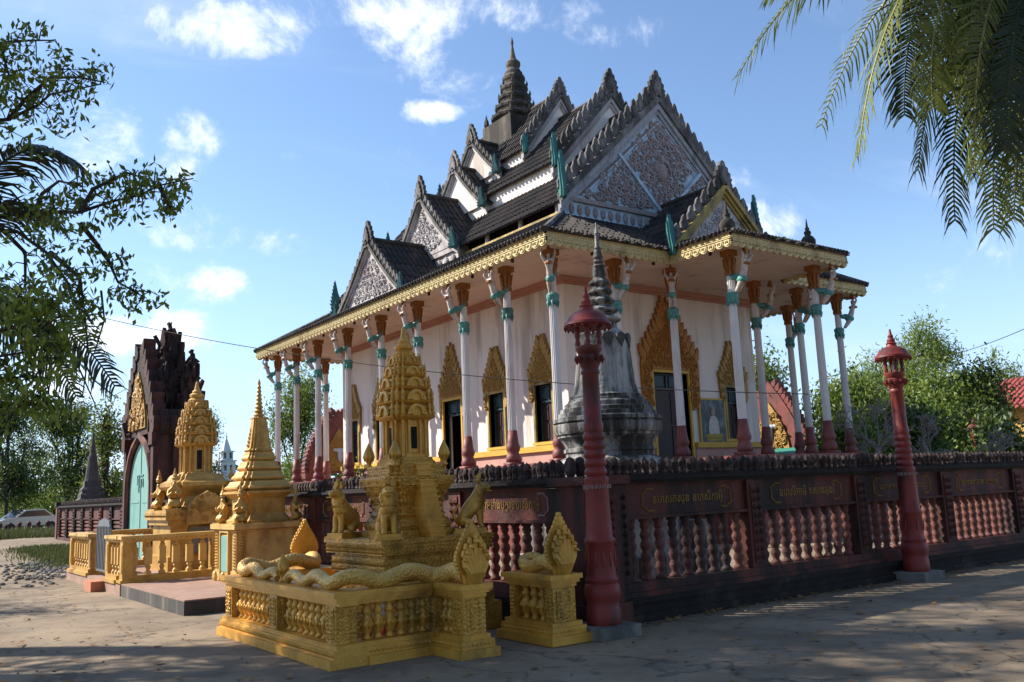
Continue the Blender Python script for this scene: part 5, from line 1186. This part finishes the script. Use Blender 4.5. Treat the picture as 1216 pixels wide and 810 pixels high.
g_ = thing('metal_gate', (4.0, 19.8, tz), 'small grey metal gate in the gap of the ochre fence', 'gate')
a = MB(); a.poly([(-.62, .1), (-.62, .95), (-.45, 1.1), (0, 1.16), (.45, 1.1), (.62, .95), (.62, .1)], -.015, .015, Rz(PI/2) @ T(0, 0, 0)); a.build('leaf', 'grey_metal', g_)
a = MB()
for i in range(9): a.box(-.03, -.016, -.56+i*.14-.012, -.56+i*.14+.012, .15, 1.0)
a.build('bars', 'grey_metal', g_)
a = MB(); a.box(3.62, 3.86, 18.95, 19.55, .0, .2); br = tag(a.build('brick_step', 'brick_new'), 'low step of new orange bricks at the metal gate', 'step')

# ------------------------------------------------------------------ far things
def car():
    t = thing('parked_car', (8.6, 67.0, .2), 'silver car parked far off behind the low fence on the left', 'car', rz=R(20))
    a = MB(); ol = [(-2.1, .35), (-2.1, .75), (-1.6, .9), (-1.0, .98), (-.35, 1.45), (.9, 1.48), (1.6, 1.0), (2.1, .92), (2.15, .4)]; a.poly(ol, -.85, .85); a.build('body', 'car_silver', t)
    for s in (-1, 1):
        a = MB(); a.poly([(-.85, 1.0), (-.3, 1.38), (.85, 1.40), (1.4, 1.02)], *sorted((s*.851, s*.86))); a.build('side_window', 'car_glass', t)
        for x in (-1.3, 1.35):
            a = MB(); M = T(x, s*.82, .32) @ Matrix.Rotation(PI/2, 4, 'X'); a.lathe([(.32, -.1), (.33, 0), (.32, .1)], 14, M=M); w_ = a.build('wheel', 'rubber', t); a = MB(); a.lathe([(.18, -.11), (.18, .11)], 10, M=M); a.build('rim', 'grey_metal', w_)
    a = MB(); a.add([(-.98, -.75, .99), (-.98, .75, .99), (-.37, .65, 1.44), (-.37, -.65, 1.44)], [(0, 1, 2, 3)], T(-.02, 0, .02)); a.build('windscreen', 'car_glass', t)
    for s in (-1, 1): a = MB(); a.ball((-2.1, s*.6, .68), .05, .18, .09, 8); a.build('headlight', 'far_white', t)
car()
lf = thing('low_fence', (3.2, 54.5, .34), 'low fence of short red posts and wire at the far left edge of the yard', 'fence')
for i in range(14): a = MB(); a.lathe([(.09, 0), (.09, .5), (.12, .52), (.12, .6), (.03, .68)], 8, i*.45, 0); a.build('fence_post', 'wall_red', lf)
a = MB()
for z in (.25, .45): a.tube([(0, 0, z), (5.9, 0, z)], .02, 4)
a.build('fence_rails', 'wall_red', lf)
def house(loc, w, d, hw, hr, label, wm_, rz=0, porch=True):
    t = thing('house', loc, label, 'house', 'houses beyond the wall', rz)
    a = MB(); a.box(-w/2, w/2, -d/2, d/2, 0, hw); a.build('wall', wm_, t)
    for s in (-1, 1): slope_ = slope(MB(), (-w/2-.7, s*(d/2+.7), hw-.2), (w/2+.7, s*(d/2+.7), hw-.2), (w/2+.7, 0, hw+hr), (-w/2-.7, 0, hw+hr), rib=.35, rr=.07); slope_.build('roof_slope', 'roof_red', t)
    for s in (-1, 1): a = MB(); a.poly([(-d/2, hw), (d/2, hw), (0, hw+hr-.15)], *sorted((s*(w/2-.1), s*w/2)), Rz(PI/2)); a.build('gable_wall', wm_, t)
    for s in (-1, 1): a = MB(); a.tube([(-w/2-.72, s*(d/2+.7), hw-.2), (-w/2-.72, 0, hw+hr)], .09, 4); a.build('barge_board', 'far_white', t)
    for x in (-w/4, w/4):
        o_ = MB(); o_.box(x-.5, x+.5, -d/2-.06, -d/2-.001, hw-2.2, hw-.8); f_ = o_.build('window', 'far_white', t); o_ = MB(); o_.box(x-.42, x+.42, -d/2-.08, -d/2-.061, hw-2.1, hw-.9); o_.build('pane', 'door_teal', f_)
    for y in (-d/4, d/4):
        o_ = MB(); o_.box(-w/2-.06, -w/2-.001, y-.5, y+.5, hw-2.2, hw-.8); f_ = o_.build('window', 'far_white', t); o_ = MB(); o_.box(-w/2-.08, -w/2-.061, y-.42, y+.42, hw-2.1, hw-.9); o_.build('pane', 'door_teal', f_)
    if porch:
        a = MB(); a.box(-w/2-2.2, -w/2-.1, -d/2, d/2, hw-.9, hw-.75); a.build('porch_slab', 'teal_pale', t)
        for y in (-d/2+.2, 0, d/2-.2): a = MB(); a.cbox(-w/2-2.0, y, .12, .12, 0, hw-.9); a.build('porch_post', 'far_white', t)
    return t
house((60.0, 22.0, 0), 10, 8, 5.4, 2.0, 'yellow house with red tiled roof at the far right behind the trees', 'house_yellow', PI/2)
house((52.0, 17.1, 0), 9, 6, 2.7, 1.9, 'low building with red roof just above the wall at the far right', 'wall_pink', PI/2, False)
aw = thing('awning', (33.2, 24.4, 0), 'green fabric awning peeking above the wall in front of the right-hand gate', 'awning')
a = MB(); a.add([(-1.2*math.cos(PI*i/8), y, 2.2+.75*math.sin(PI*i/8)) for y in (-1.1, 1.1) for i in range(9)], [(i, i+1, i+10, i+9) for i in range(8)]); a.build('canopy', 'awning', aw)
for x in (-1.15, 1.15):
    for y in (-1, 1): a = MB(); a.tube([(x, y, 0), (x, y, 2.25)], .04, 6); a.build('pole', 'grey_metal', aw)
def cable(name, p0, p1, sag, label, r=.012):
    p0, p1 = Vector(p0), Vector(p1); pts = [p0.lerp(p1, i/24) - Vector((0, 0, sag*4*(i/24)*(1-i/24))) for i in range(25)]
    a = MB(); a.tube(pts, r, 5); tag(a.build(name, 'cable'), label, 'cable', 'overhead cables')
cable('overhead_cable', at(60, 362, 26), at(960, 468, 17.5), .55, 'thin black cable strung across the front of the temple columns', .010)
cable('overhead_cable', at(1120, 424, 44), at(1330, 332, 30), .3, 'thin black cable in the sky above the far yellow house', .016)

# ------------------------------------------------------------------ vegetation
def quads_mesh(name, V, m, nper=4):
    V = np.asarray(V, dtype=np.float32).reshape(-1, 3); nq = len(V)//4
    me = bpy.data.meshes.new(name); me.vertices.add(len(V)); me.vertices.foreach_set('co', V.ravel())
    me.loops.add(nq*4); me.loops.foreach_set('vertex_index', np.arange(nq*4, dtype=np.int32))
    me.polygons.add(nq); me.polygons.foreach_set('loop_start', np.arange(0, nq*4, 4, dtype=np.int32)); me.polygons.foreach_set('loop_total', np.full(nq, 4, dtype=np.int32))
    me.update(calc_edges=True); me.materials.append(MATS[m]); return me
def leaves(C, ln, wd, droop=.4, rng=RNG):
    """leaf-shaped faces around centres C (n,3)"""
    n = len(C); d = rng.normal(size=(n, 3)); d[:, 2] -= droop*1.6; d /= np.linalg.norm(d, axis=1)[:, None]
    q = rng.normal(size=(n, 3)); s = np.cross(d, q); s /= np.linalg.norm(s, axis=1)[:, None]
    l = ln*rng.uniform(.65, 1.25, (n, 1)); w = wd*rng.uniform(.7, 1.2, (n, 1)); nn = np.cross(d, s)
    return np.stack([C-d*l*.5, C+s*w*.5-d*l*.05+nn*w*.12, C+d*l*.5, C-s*w*.5-d*l*.05+nn*w*.12], axis=1)
def cluster_points(blobs, ncl, per, crad, rng=RNG, shell=.45):
    vol = np.array([b[3]*b[4]*b[5] for b in blobs])**(2/3); pick = rng.choice(len(blobs), ncl, p=vol/vol.sum())
    B = np.array(blobs)[pick]; d = rng.normal(size=(ncl, 3)); d /= np.linalg.norm(d, axis=1)[:, None]
    r = rng.uniform(0, 1, (ncl, 1))**shell; Cc = B[:, :3] + d*r*B[:, 3:]
    P = Cc[:, None, :] + rng.normal(size=(ncl, per, 3))*crad*rng.uniform(.5, 1.3, (ncl, 1, 1)); P[..., 2] -= np.abs(rng.normal(size=(ncl, per)))*crad*.4
    return Cc, P.reshape(-1, 3)
def tree(name, label, base, blobs, ncl, per, crad, ln, wd, mats, group=None, trunk_r=.16, bark='wood', shell=.45, droop=.4, twigs=True, cat='tree', light=.3):
    t = thing(name, base, label, cat, group); bx = Vector(base)
    Bl = [(b[0]-bx.x, b[1]-bx.y, b[2]-bx.z, *b[3:]) for b in blobs]
    Cc, P = cluster_points(Bl, ncl, per, crad, shell=shell); L4 = leaves(P, ln, wd, droop)
    k = int(len(L4)*(1-light)); idx = RNG.permutation(ncl); mk = np.repeat(np.isin(np.arange(ncl), idx[:int(ncl*light)]), per)
    obj('crown', quads_mesh('crown', L4[~mk], mats[0]), t)
    if mk.any() and len(mats) > 1: obj('crown', quads_mesh('crown', L4[mk], mats[1]), t)
    zt = min(b[2] for b in Bl); a = MB()
    top = Vector((np.mean([b[0] for b in Bl])*.35, np.mean([b[1] for b in Bl])*.35, max(.6, zt*.75)))
    a.tube([(0, 0, -.1), (top.x*.25+.05, top.y*.2, top.z*.35), (top.x*.7, top.y*.6+.06, top.z*.7), top], [trunk_r*1.25, trunk_r, trunk_r*.85, trunk_r*.7], 10); a.build('trunk', bark, t, True)
    a = MB()
    for b in Bl:
        c = Vector(b[:3]); m_ = top.lerp(c, .5)+Vector((random.uniform(-.3, .3), random.uniform(-.3, .3), .2)); a.tube([top, m_, c], [trunk_r*.6, trunk_r*.42, trunk_r*.2], 7)
        if twigs:
            near = [Vector(q) for q in Cc if (Vector(q)-c).length < max(b[3:])*1.05][:14]
            for q in near: a.tube([m_.lerp(c, random.random()), c.lerp(q, .5)+Vector((0, 0, .12)), q], [trunk_r*.2, trunk_r*.12, trunk_r*.05], 4)
    a.build('limbs', bark, t, True)
    return t
def frond(th, pts, ll, n, m, stem='palm_stem', droop=.75, wd=.045, r=.03, seed=0, plane=None):
    """one feather leaf: rib along pts, leaflets spread on both sides and drooping; plane = bearing of the blade's width when the rib hangs"""
    P = [Vector(p) for p in pts]; K = 30; rng = random.Random(seed); bx = WL.get(th.name, Vector())
    def bez(t):
        q = list(P)
        while len(q) > 1: q = [q[i].lerp(q[i+1], t) for i in range(len(q)-1)]
        return q[0]
    C = [bez(i/K) for i in range(K+1)]
    a = MB(); a.tube([c-bx for c in C], [r*(1-.85*i/K)+.004 for i in range(K+1)], 5); f_ = a.build('frond_rib', stem, th, True)
    V = []; ch = P[-1]-P[0]; ref = Vector((math.cos(plane), math.sin(plane), 0)) if plane is not None else Vector((-ch.y, ch.x, 0)).normalized()
    for i in range(n):
        t = .06+.94*i/(n-1); c = bez(t); tg = (bez(min(1, t+.02))-bez(max(0, t-.02))).normalized(); side = (ref - tg*ref.dot(tg)).normalized()
        for s in (-1, 1):
            L_ = ll*(.30+.70*math.sin(PI*min(1, .16+t*.80)))*rng.uniform(.75, 1.15); dr = droop*rng.uniform(.3, 1.9); jt = Vector((rng.gauss(0, .07), rng.gauss(0, .07), rng.gauss(0, .06)))
            d0 = (side*s*1.0+tg*.7+jt).normalized(); d1 = (side*s*.75+tg*.85+jt*1.6+Vector((0, 0, -dr))).normalized(); d2 = (side*s*.45+tg*.85+jt*2.2+Vector((0, 0, -dr*2.2))).normalized()
            p0 = c; p1 = p0+d0*L_*.30; p2 = p1+d1*L_*.38; p3 = p2+d2*L_*.36; w = tg*wd*.5; wv = (tg*.9+Vector((rng.uniform(-.2, .2), rng.uniform(-.2, .2), 0)))*wd*.5
            V += [p0-w*.5-bx, p0+w*.5-bx, p1+wv-bx, p1-wv-bx, p1-wv-bx, p1+wv-bx, p2+wv*.8-bx, p2-wv*.8-bx, p2-wv*.8-bx, p2+wv*.8-bx, p3+wv*.08-bx, p3-wv*.08-bx]
    obj('leaflets', quads_mesh('leaflets', np.array([tuple(v) for v in V]), m), f_)
# coconut palm, upper right
pc = at(1238, -55, 12.5)
base = (pc.x+1.6, pc.y-1.5, 0)
cp = thing('coconut_palm', base, 'coconut palm at the right edge with long fronds hanging into the sky', 'palm', 'palms')
bx = Vector(base); a = MB(); a.tube([Vector((0, 0, -.1)), Vector((-.2, .2, 3)), Vector((-.6, .6, 6)), pc-bx], [.24, .18, .15, .16], 12); a.build('trunk', 'wood', cp, True)
tips = [((1140, -140), (1030, -20), (1008, 196), 12.0, 'palm_leaf'), ((1130, -150), (1020, -70), (908, -2), 11.6, 'palm_leaf'), ((1120, -110), (1060, 0), (1062, 150), 12.3, 'palm_shaded'), ((1185, -90), (1110, 60), (1122, 275), 11.8, 'palm_shaded'), ((1200, -60), (1165, 80), (1168, 285), 12.2, 'palm_leaf'),
        ((1190, -80), (1100, 20), (1078, 215), 12.6, 'palm_shaded'), ((1220, -50), (1200, 90), (1192, 272), 11.5, 'palm_leaf'), ((1170, -100), (1080, -20), (1096, 140), 11.2, 'palm_leaf'), ((1200, -90), (1140, 0), (1146, 215), 11.0, 'palm_leaf'),
        ((1230, -30), (1212, 60), (1214, 245), 12.0, 'palm_leaf'), ((1205, -70), (1160, -10), (1120, 120), 11.4, 'palm_leaf'), ((1220, -60), (1185, 40), (1182, 190), 10.9, 'palm_shaded'), ((1235, -50), (1225, 60), (1236, 260), 11.2, 'palm_shaded'), ((1215, -60), (1170, 30), (1158, 150), 12.8, 'palm_shaded')]
for i, (q0, q1, q2, d, m) in enumerate(tips): frond(cp, [pc, at(q0[0]+6, q0[1]-6, 12.4), at(q1[0]+10, q1[1]-10, d), at(q2[0]+12, q2[1]-14, d)], 1.0, 104, m, 'palm_stem' if m == 'palm_leaf' else 'palm_shaded', .40, .056, .032, i, R(-36+(0, 25, -30, 15, -10, 40, -45)[i % 7]) if i > 1 else None)
for i, an in enumerate((0, 40, 80, -40, -90, -130, 120, 160, -165)):
    d = Vector((math.cos(R(an)), math.sin(R(an)), 0)); frond(cp, [pc, pc+d*1.2+Vector((0, 0, 1.4)), pc+d*3.0+Vector((0, 0, 1.2)), pc+d*4.3+Vector((0, 0, -.8))], .85, 60, 'palm_leaf', seed=30+i)
for q in (1206, 1218): frond(cp, [pc, at(q+16, -30, 12.1), at(q, 90, 12.1), at(q+1, 222, 12.1)], .30, 60, 'palm_dead', 'palm_dead', 1.6, .06, .06, q)
# palm on the left
pl_ = at(-75, 300, 10.5); base = (pl_.x-.7, pl_.y-.2, 0)
lp = thing('coconut_palm', base, 'palm at the left edge, fronds coloured dark as if backlit, behind the leafy branches', 'palm', 'palms'); bx = Vector(base)
a = MB(); a.tube([Vector((0, 0, -.1)), Vector((.1, 0, 2)), pl_-bx], [.2, .15, .15], 10); a.build('trunk', 'wood', lp, True)
for i, (q0, q1, q2, d) in enumerate((((-40, 215), (40, 130), (100, 205), 10), ((-40, 265), (20, 210), (70, 268), 10.4), ((-30, 370), (60, 330), (136, 458), 9.6), ((-40, 390), (30, 345), (90, 470), 9.9))):
    frond(lp, [pl_, at(*q0, 10.3), at(*q1, d), at(*q2, d)], .60, 84, 'palm_shaded', 'palm_shaded', .42, .042, .022, 50+i, R(-30) if i > 1 else None)
for i, an in enumerate((140, 180, 220)):
    d = Vector((math.cos(R(an)), math.sin(R(an)), 0)); frond(lp, [pl_, pl_+d*1.0+Vector((0, 0, 1.0)), pl_+d*2.4+Vector((0, 0, .9)), pl_+d*3.2+Vector((0, 0, -.6))], .62, 40, 'palm_shaded', seed=70+i)

# shade tree at the left whose branches hang into the picture
def spray(th, pts, n, spread, mats, ln=.085, wd=.034, r=.022):
    """a leafy branch: tapering stem with twigs and drooping leaves"""
    P = [Vector(p) for p in pts]; bx = WL[th.name]; a = MB(); K = len(P)
    a.tube([p-bx for p in P], [r*(1-.75*i/(K-1)) for i in range(K)], 6); tw = []
    for i in range(n):
        t = (random.random()**.75)*(K-1); k = min(int(t), K-2); q = P[k].lerp(P[k+1], t-k)
        e = q + Vector((random.gauss(0, 1), random.gauss(0, 1), random.gauss(-.25, .8)))*spread; tw.append(e)
        a.tube([q-bx, q.lerp(e, .5)+Vector((0, 0, .04))-bx, e-bx], [.006, .005, .003], 4)
    br = a.build('branch', 'wood', th, True); pts_ = []
    for e in tw:
        for _ in range(random.randint(12, 20)): pts_.append(e-bx+Vector((random.gauss(0, .05), random.gauss(0, .05), random.gauss(-.03, .045))))
    L4 = leaves(np.array([tuple(p) for p in pts_]), ln, wd, .7); mk = RNG.random(len(L4)) < .3
    obj('leaves', quads_mesh('leaves', L4[~mk], mats[0]), br); obj('leaves', quads_mesh('leaves', L4[mk], mats[1]), br)
crown_blobs = [(-4.2, 13.5, 8.6, 2.8, 2.6, 1.9), (-2.2, 16.5, 9.6, 2.4, 2.2, 1.7), (-5.6, 17.5, 8.8, 2.6, 2.4, 1.8), (-1.6, 13.4, 8.2, 2.0, 2.0, 1.5), (-3.6, 19.0, 10.6, 2.2, 1.8, 1.5), (-2.4, 10.6, 8.2, 2.2, 2.0, 1.5), (-6.6, 14.6, 7.8, 2.0, 2.2, 1.6), (-3.0, 13.6, 12.6, 2.2, 1.8, 1.1), (-3.4, 8.6, 8.6, 2.0, 2.0, 1.4)]
st = tree('shade_tree', 'big leafy tree at the left whose thin branches hang into the sky', (-4.0, 13.6, 0), crown_blobs, 1150, 34, .36, .17, .085, ['leaf', 'leaf_yellow'], 'shade trees', .34, light=.15)
d = 7.4
for pts, n, sp_ in (
    ([(-160, 150), (-40, 145), (10, 142), (45, 125), (60, 112), (120, 100)], 34, .14), ([(-120, 60), (-30, 60), (10, 50), (35, 48), (62, 48)], 26, .14), ([(-60, -20), (-10, 20), (5, 70), (15, 105)], 26, .14),
    ([(10, 142), (30, 118), (60, 92), (95, 92), (125, 98)], 26, .11),
    ([(-160, 280), (-40, 262), (40, 252), (95, 252), (130, 240), (165, 232), (190, 220), (229, 212)], 56, .12), ([(95, 252), (110, 225), (150, 205), (172, 212)], 16, .10), ([(190, 222), (198, 240), (205, 250)], 10, .07),
    ([(95, 265), (115, 290), (130, 312), (140, 335), (170, 352)], 30, .09), ([(-60, 270), (20, 275), (55, 300), (80, 335), (95, 370)], 34, .13), ([(40, 255), (50, 230), (70, 215), (100, 222)], 22, .12), ([(0, 270), (30, 300), (30, 340), (10, 370)], 30, .15), ([(60, 300), (95, 330), (100, 365)], 18, .10)):
    spray(st, [at(x, y, d+.25*math.sin(x*.05)) for x, y in pts], int(n*.6), sp_, ['leaf', 'leaf_light'], .078, .031)
for k in range(5):                                                 # sprays low at the left edge, sunlight put into a paler leaf colour
    y0 = 345+k*30; spray(st, [at(-60, y0+30, 5.6), at(0, y0+18, 5.6), at(35+8*(k % 3), y0+10, 5.6), at(66-6*(k % 2), y0+22, 5.6)], 20, .08, ['leaf_light', 'leaf'], .07, .03, .012)
a = MB()
bxs = WL[st.name]
for pts in ([(70, 395), (95, 440), (112, 478), (120, 500)], [(85, 400), (110, 450), (135, 470), (150, 462)], [(100, 370), (105, 420), (98, 470)], [(120, 345), (124, 380), (112, 420)]): a.tube([at(x, y, 7.3)-bxs for x, y in pts], [.010, .007, .005, .003][:len(pts)], 4)
a.build('bare_twigs', 'wood', st)
tree('shade_tree', 'unseen tall tree added behind the camera, its canopy blocking sky light', (1.5, -4.5, 0), [(4.2, 1.0, 11.2, 2.8, 2.2, 1.4), (1.2, -.5, 10.8, 2.8, 2.2, 1.5), (6.6, 2.0, 12.4, 2.3, 1.7, 1.2), (5.2, -1.2, 11.4, 2.6, 2.2, 1.4), (-1.5, 1.2, 10.6, 2.2, 1.8, 1.4), (-2.4, 4.6, 10.2, 2.0, 1.8, 1.2)], 420, 28, .42, .24, .13, ['leaf', 'leaf_dark'], 'shade trees', .4)  # unseen canopy kept overhead to cut the light from the sky
tree('shade_tree', 'lighter tree left of the yard casting streaks of shade on the dirt', (-7.5, 26.5, 0), [(-4.4, 24.6, 7.8, 1.3, 1.2, .8), (-6.4, 27.5, 8.6, 1.5, 1.4, .9), (-4.6, 31.0, 8.0, 1.4, 1.5, .8), (-7.8, 23.6, 7.0, 1.3, 1.2, .9)], 130, 24, .28, .15, .07, ['leaf', 'leaf_yellow'], 'shade trees', .22)
tree('shade_tree', 'very tall tree left of the yard behind the leafy branches, mostly out of the picture', (-6.5, 20.5, 0), [(-3.2, 19.6, 14.2, 2.6, 2.2, 1.2), (-1.4, 22.6, 16.0, 2.0, 2.0, 1.1), (-5.2, 22.0, 15.0, 2.4, 2.2, 1.3), (-1.2, 18.0, 14.6, 1.8, 1.8, 1.0)], 130, 26, .42, .22, .12, ['leaf', 'leaf_dark'], 'shade trees', .4)

# unseen trees added around the camera to block light from the sky
for (x, y, lb) in ((-9.5, -1.5, 'unseen broad dark tree added left of the camera to block sky light'), (-3.5, -9.5, 'unseen broad dark tree added behind the camera to block sky light'), (7.5, -10, 'unseen broad dark tree added behind the camera to the right to block sky light'), (16, -7, 'unseen broad dark tree added far right of the camera to block sky light')):
    tree('shade_tree', lb, (x, y, 0), [(x+random.uniform(-2.4, 2.4), y+random.uniform(-2, 2), random.uniform(4.5, 11), 2.6, 2.6, 2.0) for _ in range(8)], 420, 24, .5, .34, .2, ['leaf_dark', 'leaf'], 'shade trees', .35, twigs=False)
# background trees
def bg_tree(name, label, px, py_top, d, half, mats, bamboo=False, low=560, ncl=170, bark='wood', ln=.24, wd=.105, group='trees beyond the wall', per=52, light=.35, shell=.5, z_low=.25, crad=.42):
    g = at(px, 560, d); top = at(px, py_top, d).z; base = (g.x, g.y, 0); bl = []; rng = random.Random(int(px*7+d))
    w = half*d/FPX
    if bamboo:
        for k in range(7):
            an = rng.uniform(0, 6.28); q = rng.uniform(.2, .9)*w; h_ = top*rng.uniform(.62, 1.0); bl.append((g.x+q*math.cos(an), g.y+q*math.sin(an), h_*.80, w*.32, w*.32, h_*.17))
    else:
        for k in range(9):
            an = rng.uniform(0, 6.28); t = rng.random(); q = w*rng.uniform(.3, .75)*(1-.5*t); zz_ = top*(z_low+.12+(.80-z_low)*t); bl.append((g.x+q*math.cos(an), g.y+q*math.sin(an), zz_, w*rng.uniform(.38, .55), w*rng.uniform(.38, .55), top*rng.uniform(.12, .2)))
        bl.append((g.x, g.y, top*.86, w*.4, w*.4, top*.14))
    return tree(name, label, base, bl, ncl, per, crad, ln, wd, mats, group, .14 if not bamboo else .08, bark, shell, .5, True, 'tree', light)
LD, LG, LL = ['leaf_dark', 'leaf'], ['leaf', 'leaf_light'], ['leaf_light', 'leaf']
bg_tree('leafy_tree', 'dark green tree showing between the right columns left of the red gate', 915, 405, 44, 42, LG, ncl=150)
bg_tree('leafy_tree', 'dense green tree directly right of the right-hand temple columns', 1010, 448, 40, 52, LG, ncl=210)
bg_tree('bamboo_clump', 'feathery pale bamboo standing behind the right-hand temple columns', 1035, 396, 52, 56, LL, True, ncl=150, ln=.30, wd=.07)
bg_tree('bamboo_clump', 'tallest feathery bamboo clump in the middle of the right trees', 1106, 360, 48, 52, LL, True, ncl=170, ln=.30, wd=.07)
bg_tree('leafy_tree', 'rounded mid green tree below the tallest bamboo', 1125, 436, 43, 60, LG, ncl=240)
bg_tree('leafy_tree', 'dark leafy tree just left of the yellow house', 1172, 432, 46, 38, LD, ncl=190, light=.45)
bg_tree('bamboo_clump', 'bamboo plume rising above the yellow house', 1208, 395, 60, 26, LL, True, ncl=80, ln=.3, wd=.07)
bg_tree('leafy_shrub', 'low glossy shrub against the wall behind the right lamp post', 1075, 498, 33, 46, LD, ncl=190, z_low=.05, light=.4, ln=.26, wd=.12)
bg_tree('leafy_shrub', 'low bush left of the right lamp post behind the wall', 1020, 500, 32, 45, LG, ncl=130, z_low=.05, ln=.26, wd=.11)
bg_tree('leafy_shrub', 'low dark bush right of the small far lamp post', 1188, 500, 35, 26, LD, ncl=130, z_low=.05, ln=.26, wd=.12)
def bare(px, py_top, d, half, label):
    g = at(px, 560, d); top = at(px, py_top, d).z; t = thing('frangipani_tree', (g.x, g.y, 0), label, 'tree', 'bare frangipani trees'); w = half*d/FPX; rng = random.Random(int(px)); a = MB()
    a.tube([(0, 0, 0), (0, 0, top*.52)], [.13, .09], 8); a.build('trunk', 'bark_pale', t, True); a = MB()
    def grow(p, dr, L_, r, dep):
        q = p+dr*L_; a.tube([p, q], [r, r*.8], 5)
        if dep == 0: return
        for k in range(rng.choice((2, 3, 3))):
            nd = (dr+Vector((rng.gauss(0, .65), rng.gauss(0, .65), rng.gauss(.1, .4)))).normalized(); grow(q, nd, L_*rng.uniform(.55, .95), r*.72, dep-1)
    for k in range(6):
        an = k*1.05+rng.uniform(-.4, .4); grow(Vector((0, 0, top*rng.uniform(.3, .55))), Vector((math.cos(an)*.8, math.sin(an)*.8, rng.uniform(.4, 1.3))).normalized(), w*rng.uniform(.24, .44), .032, 5)
    a.build('bare_branches', 'bark_pale', t)
bare(1045, 440, 26, 50, 'grey leafless frangipani tree behind the wall beside the right columns')
bare(1102, 446, 27, 32, 'grey leafless frangipani tree right of the right lamp post')
bare(1190, 468, 28, 34, 'grey leafless frangipani tree below the yellow house')
bg_tree('leafy_tree', 'dark tree at the far left edge of the yard', 10, 470, 60, 62, LD, ncl=260, z_low=.1, group='trees at the back left')
bg_tree('leafy_tree', 'dark broad tree behind the dark stupa', 78, 478, 66, 58, LD, ncl=260, z_low=.1, group='trees at the back left')
bg_tree('leafy_tree', 'open tree with yellowing leaves beside the gate tower', 128, 470, 54, 34, ['leaf', 'leaf_yellow'], ncl=110, z_low=.2, group='trees at the back left', per=40)
bg_tree('leafy_tree', 'lit green tree at the back of the yard near the silver car', 48, 530, 72, 60, LG, ncl=200, z_low=.05, group='trees at the back left')
bg_tree('leafy_tree', 'green tree framed by the leftmost temple columns', 350, 437, 62, 46, LG, ncl=210, z_low=.1, group='trees at the back left')
bg_tree('leafy_tree', 'small distant tree between the two ochre shrines', 248, 490, 80, 20, LD, ncl=80, z_low=.05, group='trees at the back left')
bg_tree('leafy_shrub', 'round green bush behind the wall at the left temple columns', 420, 553, 36, 22, LG, ncl=90, z_low=.05, group='trees at the back left', ln=.16, wd=.08, crad=.25)
tl = MB()
far_pts = []
for k in range(240):
    px_ = -80+k*5.6; dd = random.uniform(120, 190); g = at(px_, 585-.039*(px_-608), dd); far_pts += [(g.x+random.gauss(0, 3), g.y+random.gauss(0, 3), abs(random.gauss(0, 1))*2.2+random.uniform(0, 2.6)) for _ in range(60)]
L4 = leaves(np.array(far_pts), 1.5, .9, .2); tag(obj('far_treeline', quads_mesh('far_treeline', L4, 'leaf_dark')), 'dark far treeline low along the horizon', 'trees', None, 'stuff')

# grass, rubble, litter
def scatter_blades(name, pts, h, m, label):
    V = []
    for x, y in pts:
        z = gh(x, y); an = random.uniform(0, 6.28); hh = h*random.uniform(.4, 1.2); w = .012*random.uniform(.7, 1.6); dx, dy = math.cos(an)*w, math.sin(an)*w; lx, ly = random.gauss(0, .35)*hh, random.gauss(0, .35)*hh
        V += [(x-dx, y-dy, z-.01), (x+dx, y+dy, z-.01), (x+lx+dx*.3, y+ly+dy*.3, z+hh), (x+lx-dx*.3, y+ly-dy*.3, z+hh)]
    tag(obj(name, quads_mesh(name, np.array(V), m)), label, 'grass', None, 'stuff')
pts = []
for _ in range(9000):
    t = random.random(); x = random.gauss(5.2, .55); y = random.uniform(26.5, 36)
    if x < 6.4: pts.append((x, y))
scatter_blades('grass_patch', pts, .13, 'grass', 'patch of green grass at the foot of the red side wall')
scatter_blades('grass_verge', [(random.uniform(-3, 14), random.uniform(46.5, 54)) for _ in range(15000)], .4, 'grass', 'rough grass verge at the far left edge of the yard')
a = MB(); random.seed(5)
for _ in range(900):
    x, y = random.gauss(4.4, .8), random.uniform(21.5, 29)
    if x > 6.3 or (x > 3.5 and y < 23.2): continue
    r = random.uniform(.015, .07); a.ball((x, y, gh(x, y)+r*.3), r, r*random.uniform(.6, 1), r*.6, 6)
for _ in range(500):
    x, y = random.uniform(.8, 12), random.uniform(3.5, 20)
    if (3.4 < x < 7.2 and y > 7) or y > 7.6 and x > 6: continue
    r = random.uniform(.006, .018); a.ball((x, y, r*.3), r, r, r*.6, 5)
tag(a.build('rubble', 'rubble'), 'small grey stones scattered on the dirt by the ochre fence', 'stones', None, 'stuff')
V = []
for k in range(560):
    if k < 330: dd = random.uniform(5.2, 13); px_ = random.uniform(-20, 1240); x, y = at(px_, 700, 1).x, at(px_, 700, 1).y; n_ = math.hypot(x, y); x, y = x/n_*dd, y/n_*dd
    elif k < 400: x, y = random.uniform(1, 4), random.uniform(9, 22)
    else: x, y = random.uniform(7, 18), 7.86-abs(random.gauss(0, .12))
    if k < 400 and ((3.4 < x < 6.9 and y > 7.3) or (x >= 6.2 and y > 7.2)): continue
    an = random.uniform(0, 6.28); l = random.uniform(.03, .075); w = l*random.uniform(.35, .6); c, s = math.cos(an), math.sin(an); zz_ = [.016+random.uniform(0, .03) for _ in range(4)]
    V += [(x-c*l, y-s*l, zz_[0]), (x-s*w, y+c*w, .018), (x+c*l, y+s*l, zz_[2]), (x+s*w, y-c*w, .018+zz_[3]*.4)]
tag(obj('fallen_leaves', quads_mesh('fallen_leaves', np.array(V), 'leaf_litter')), 'dry brown leaves scattered over the concrete yard', 'leaves', None, 'stuff')
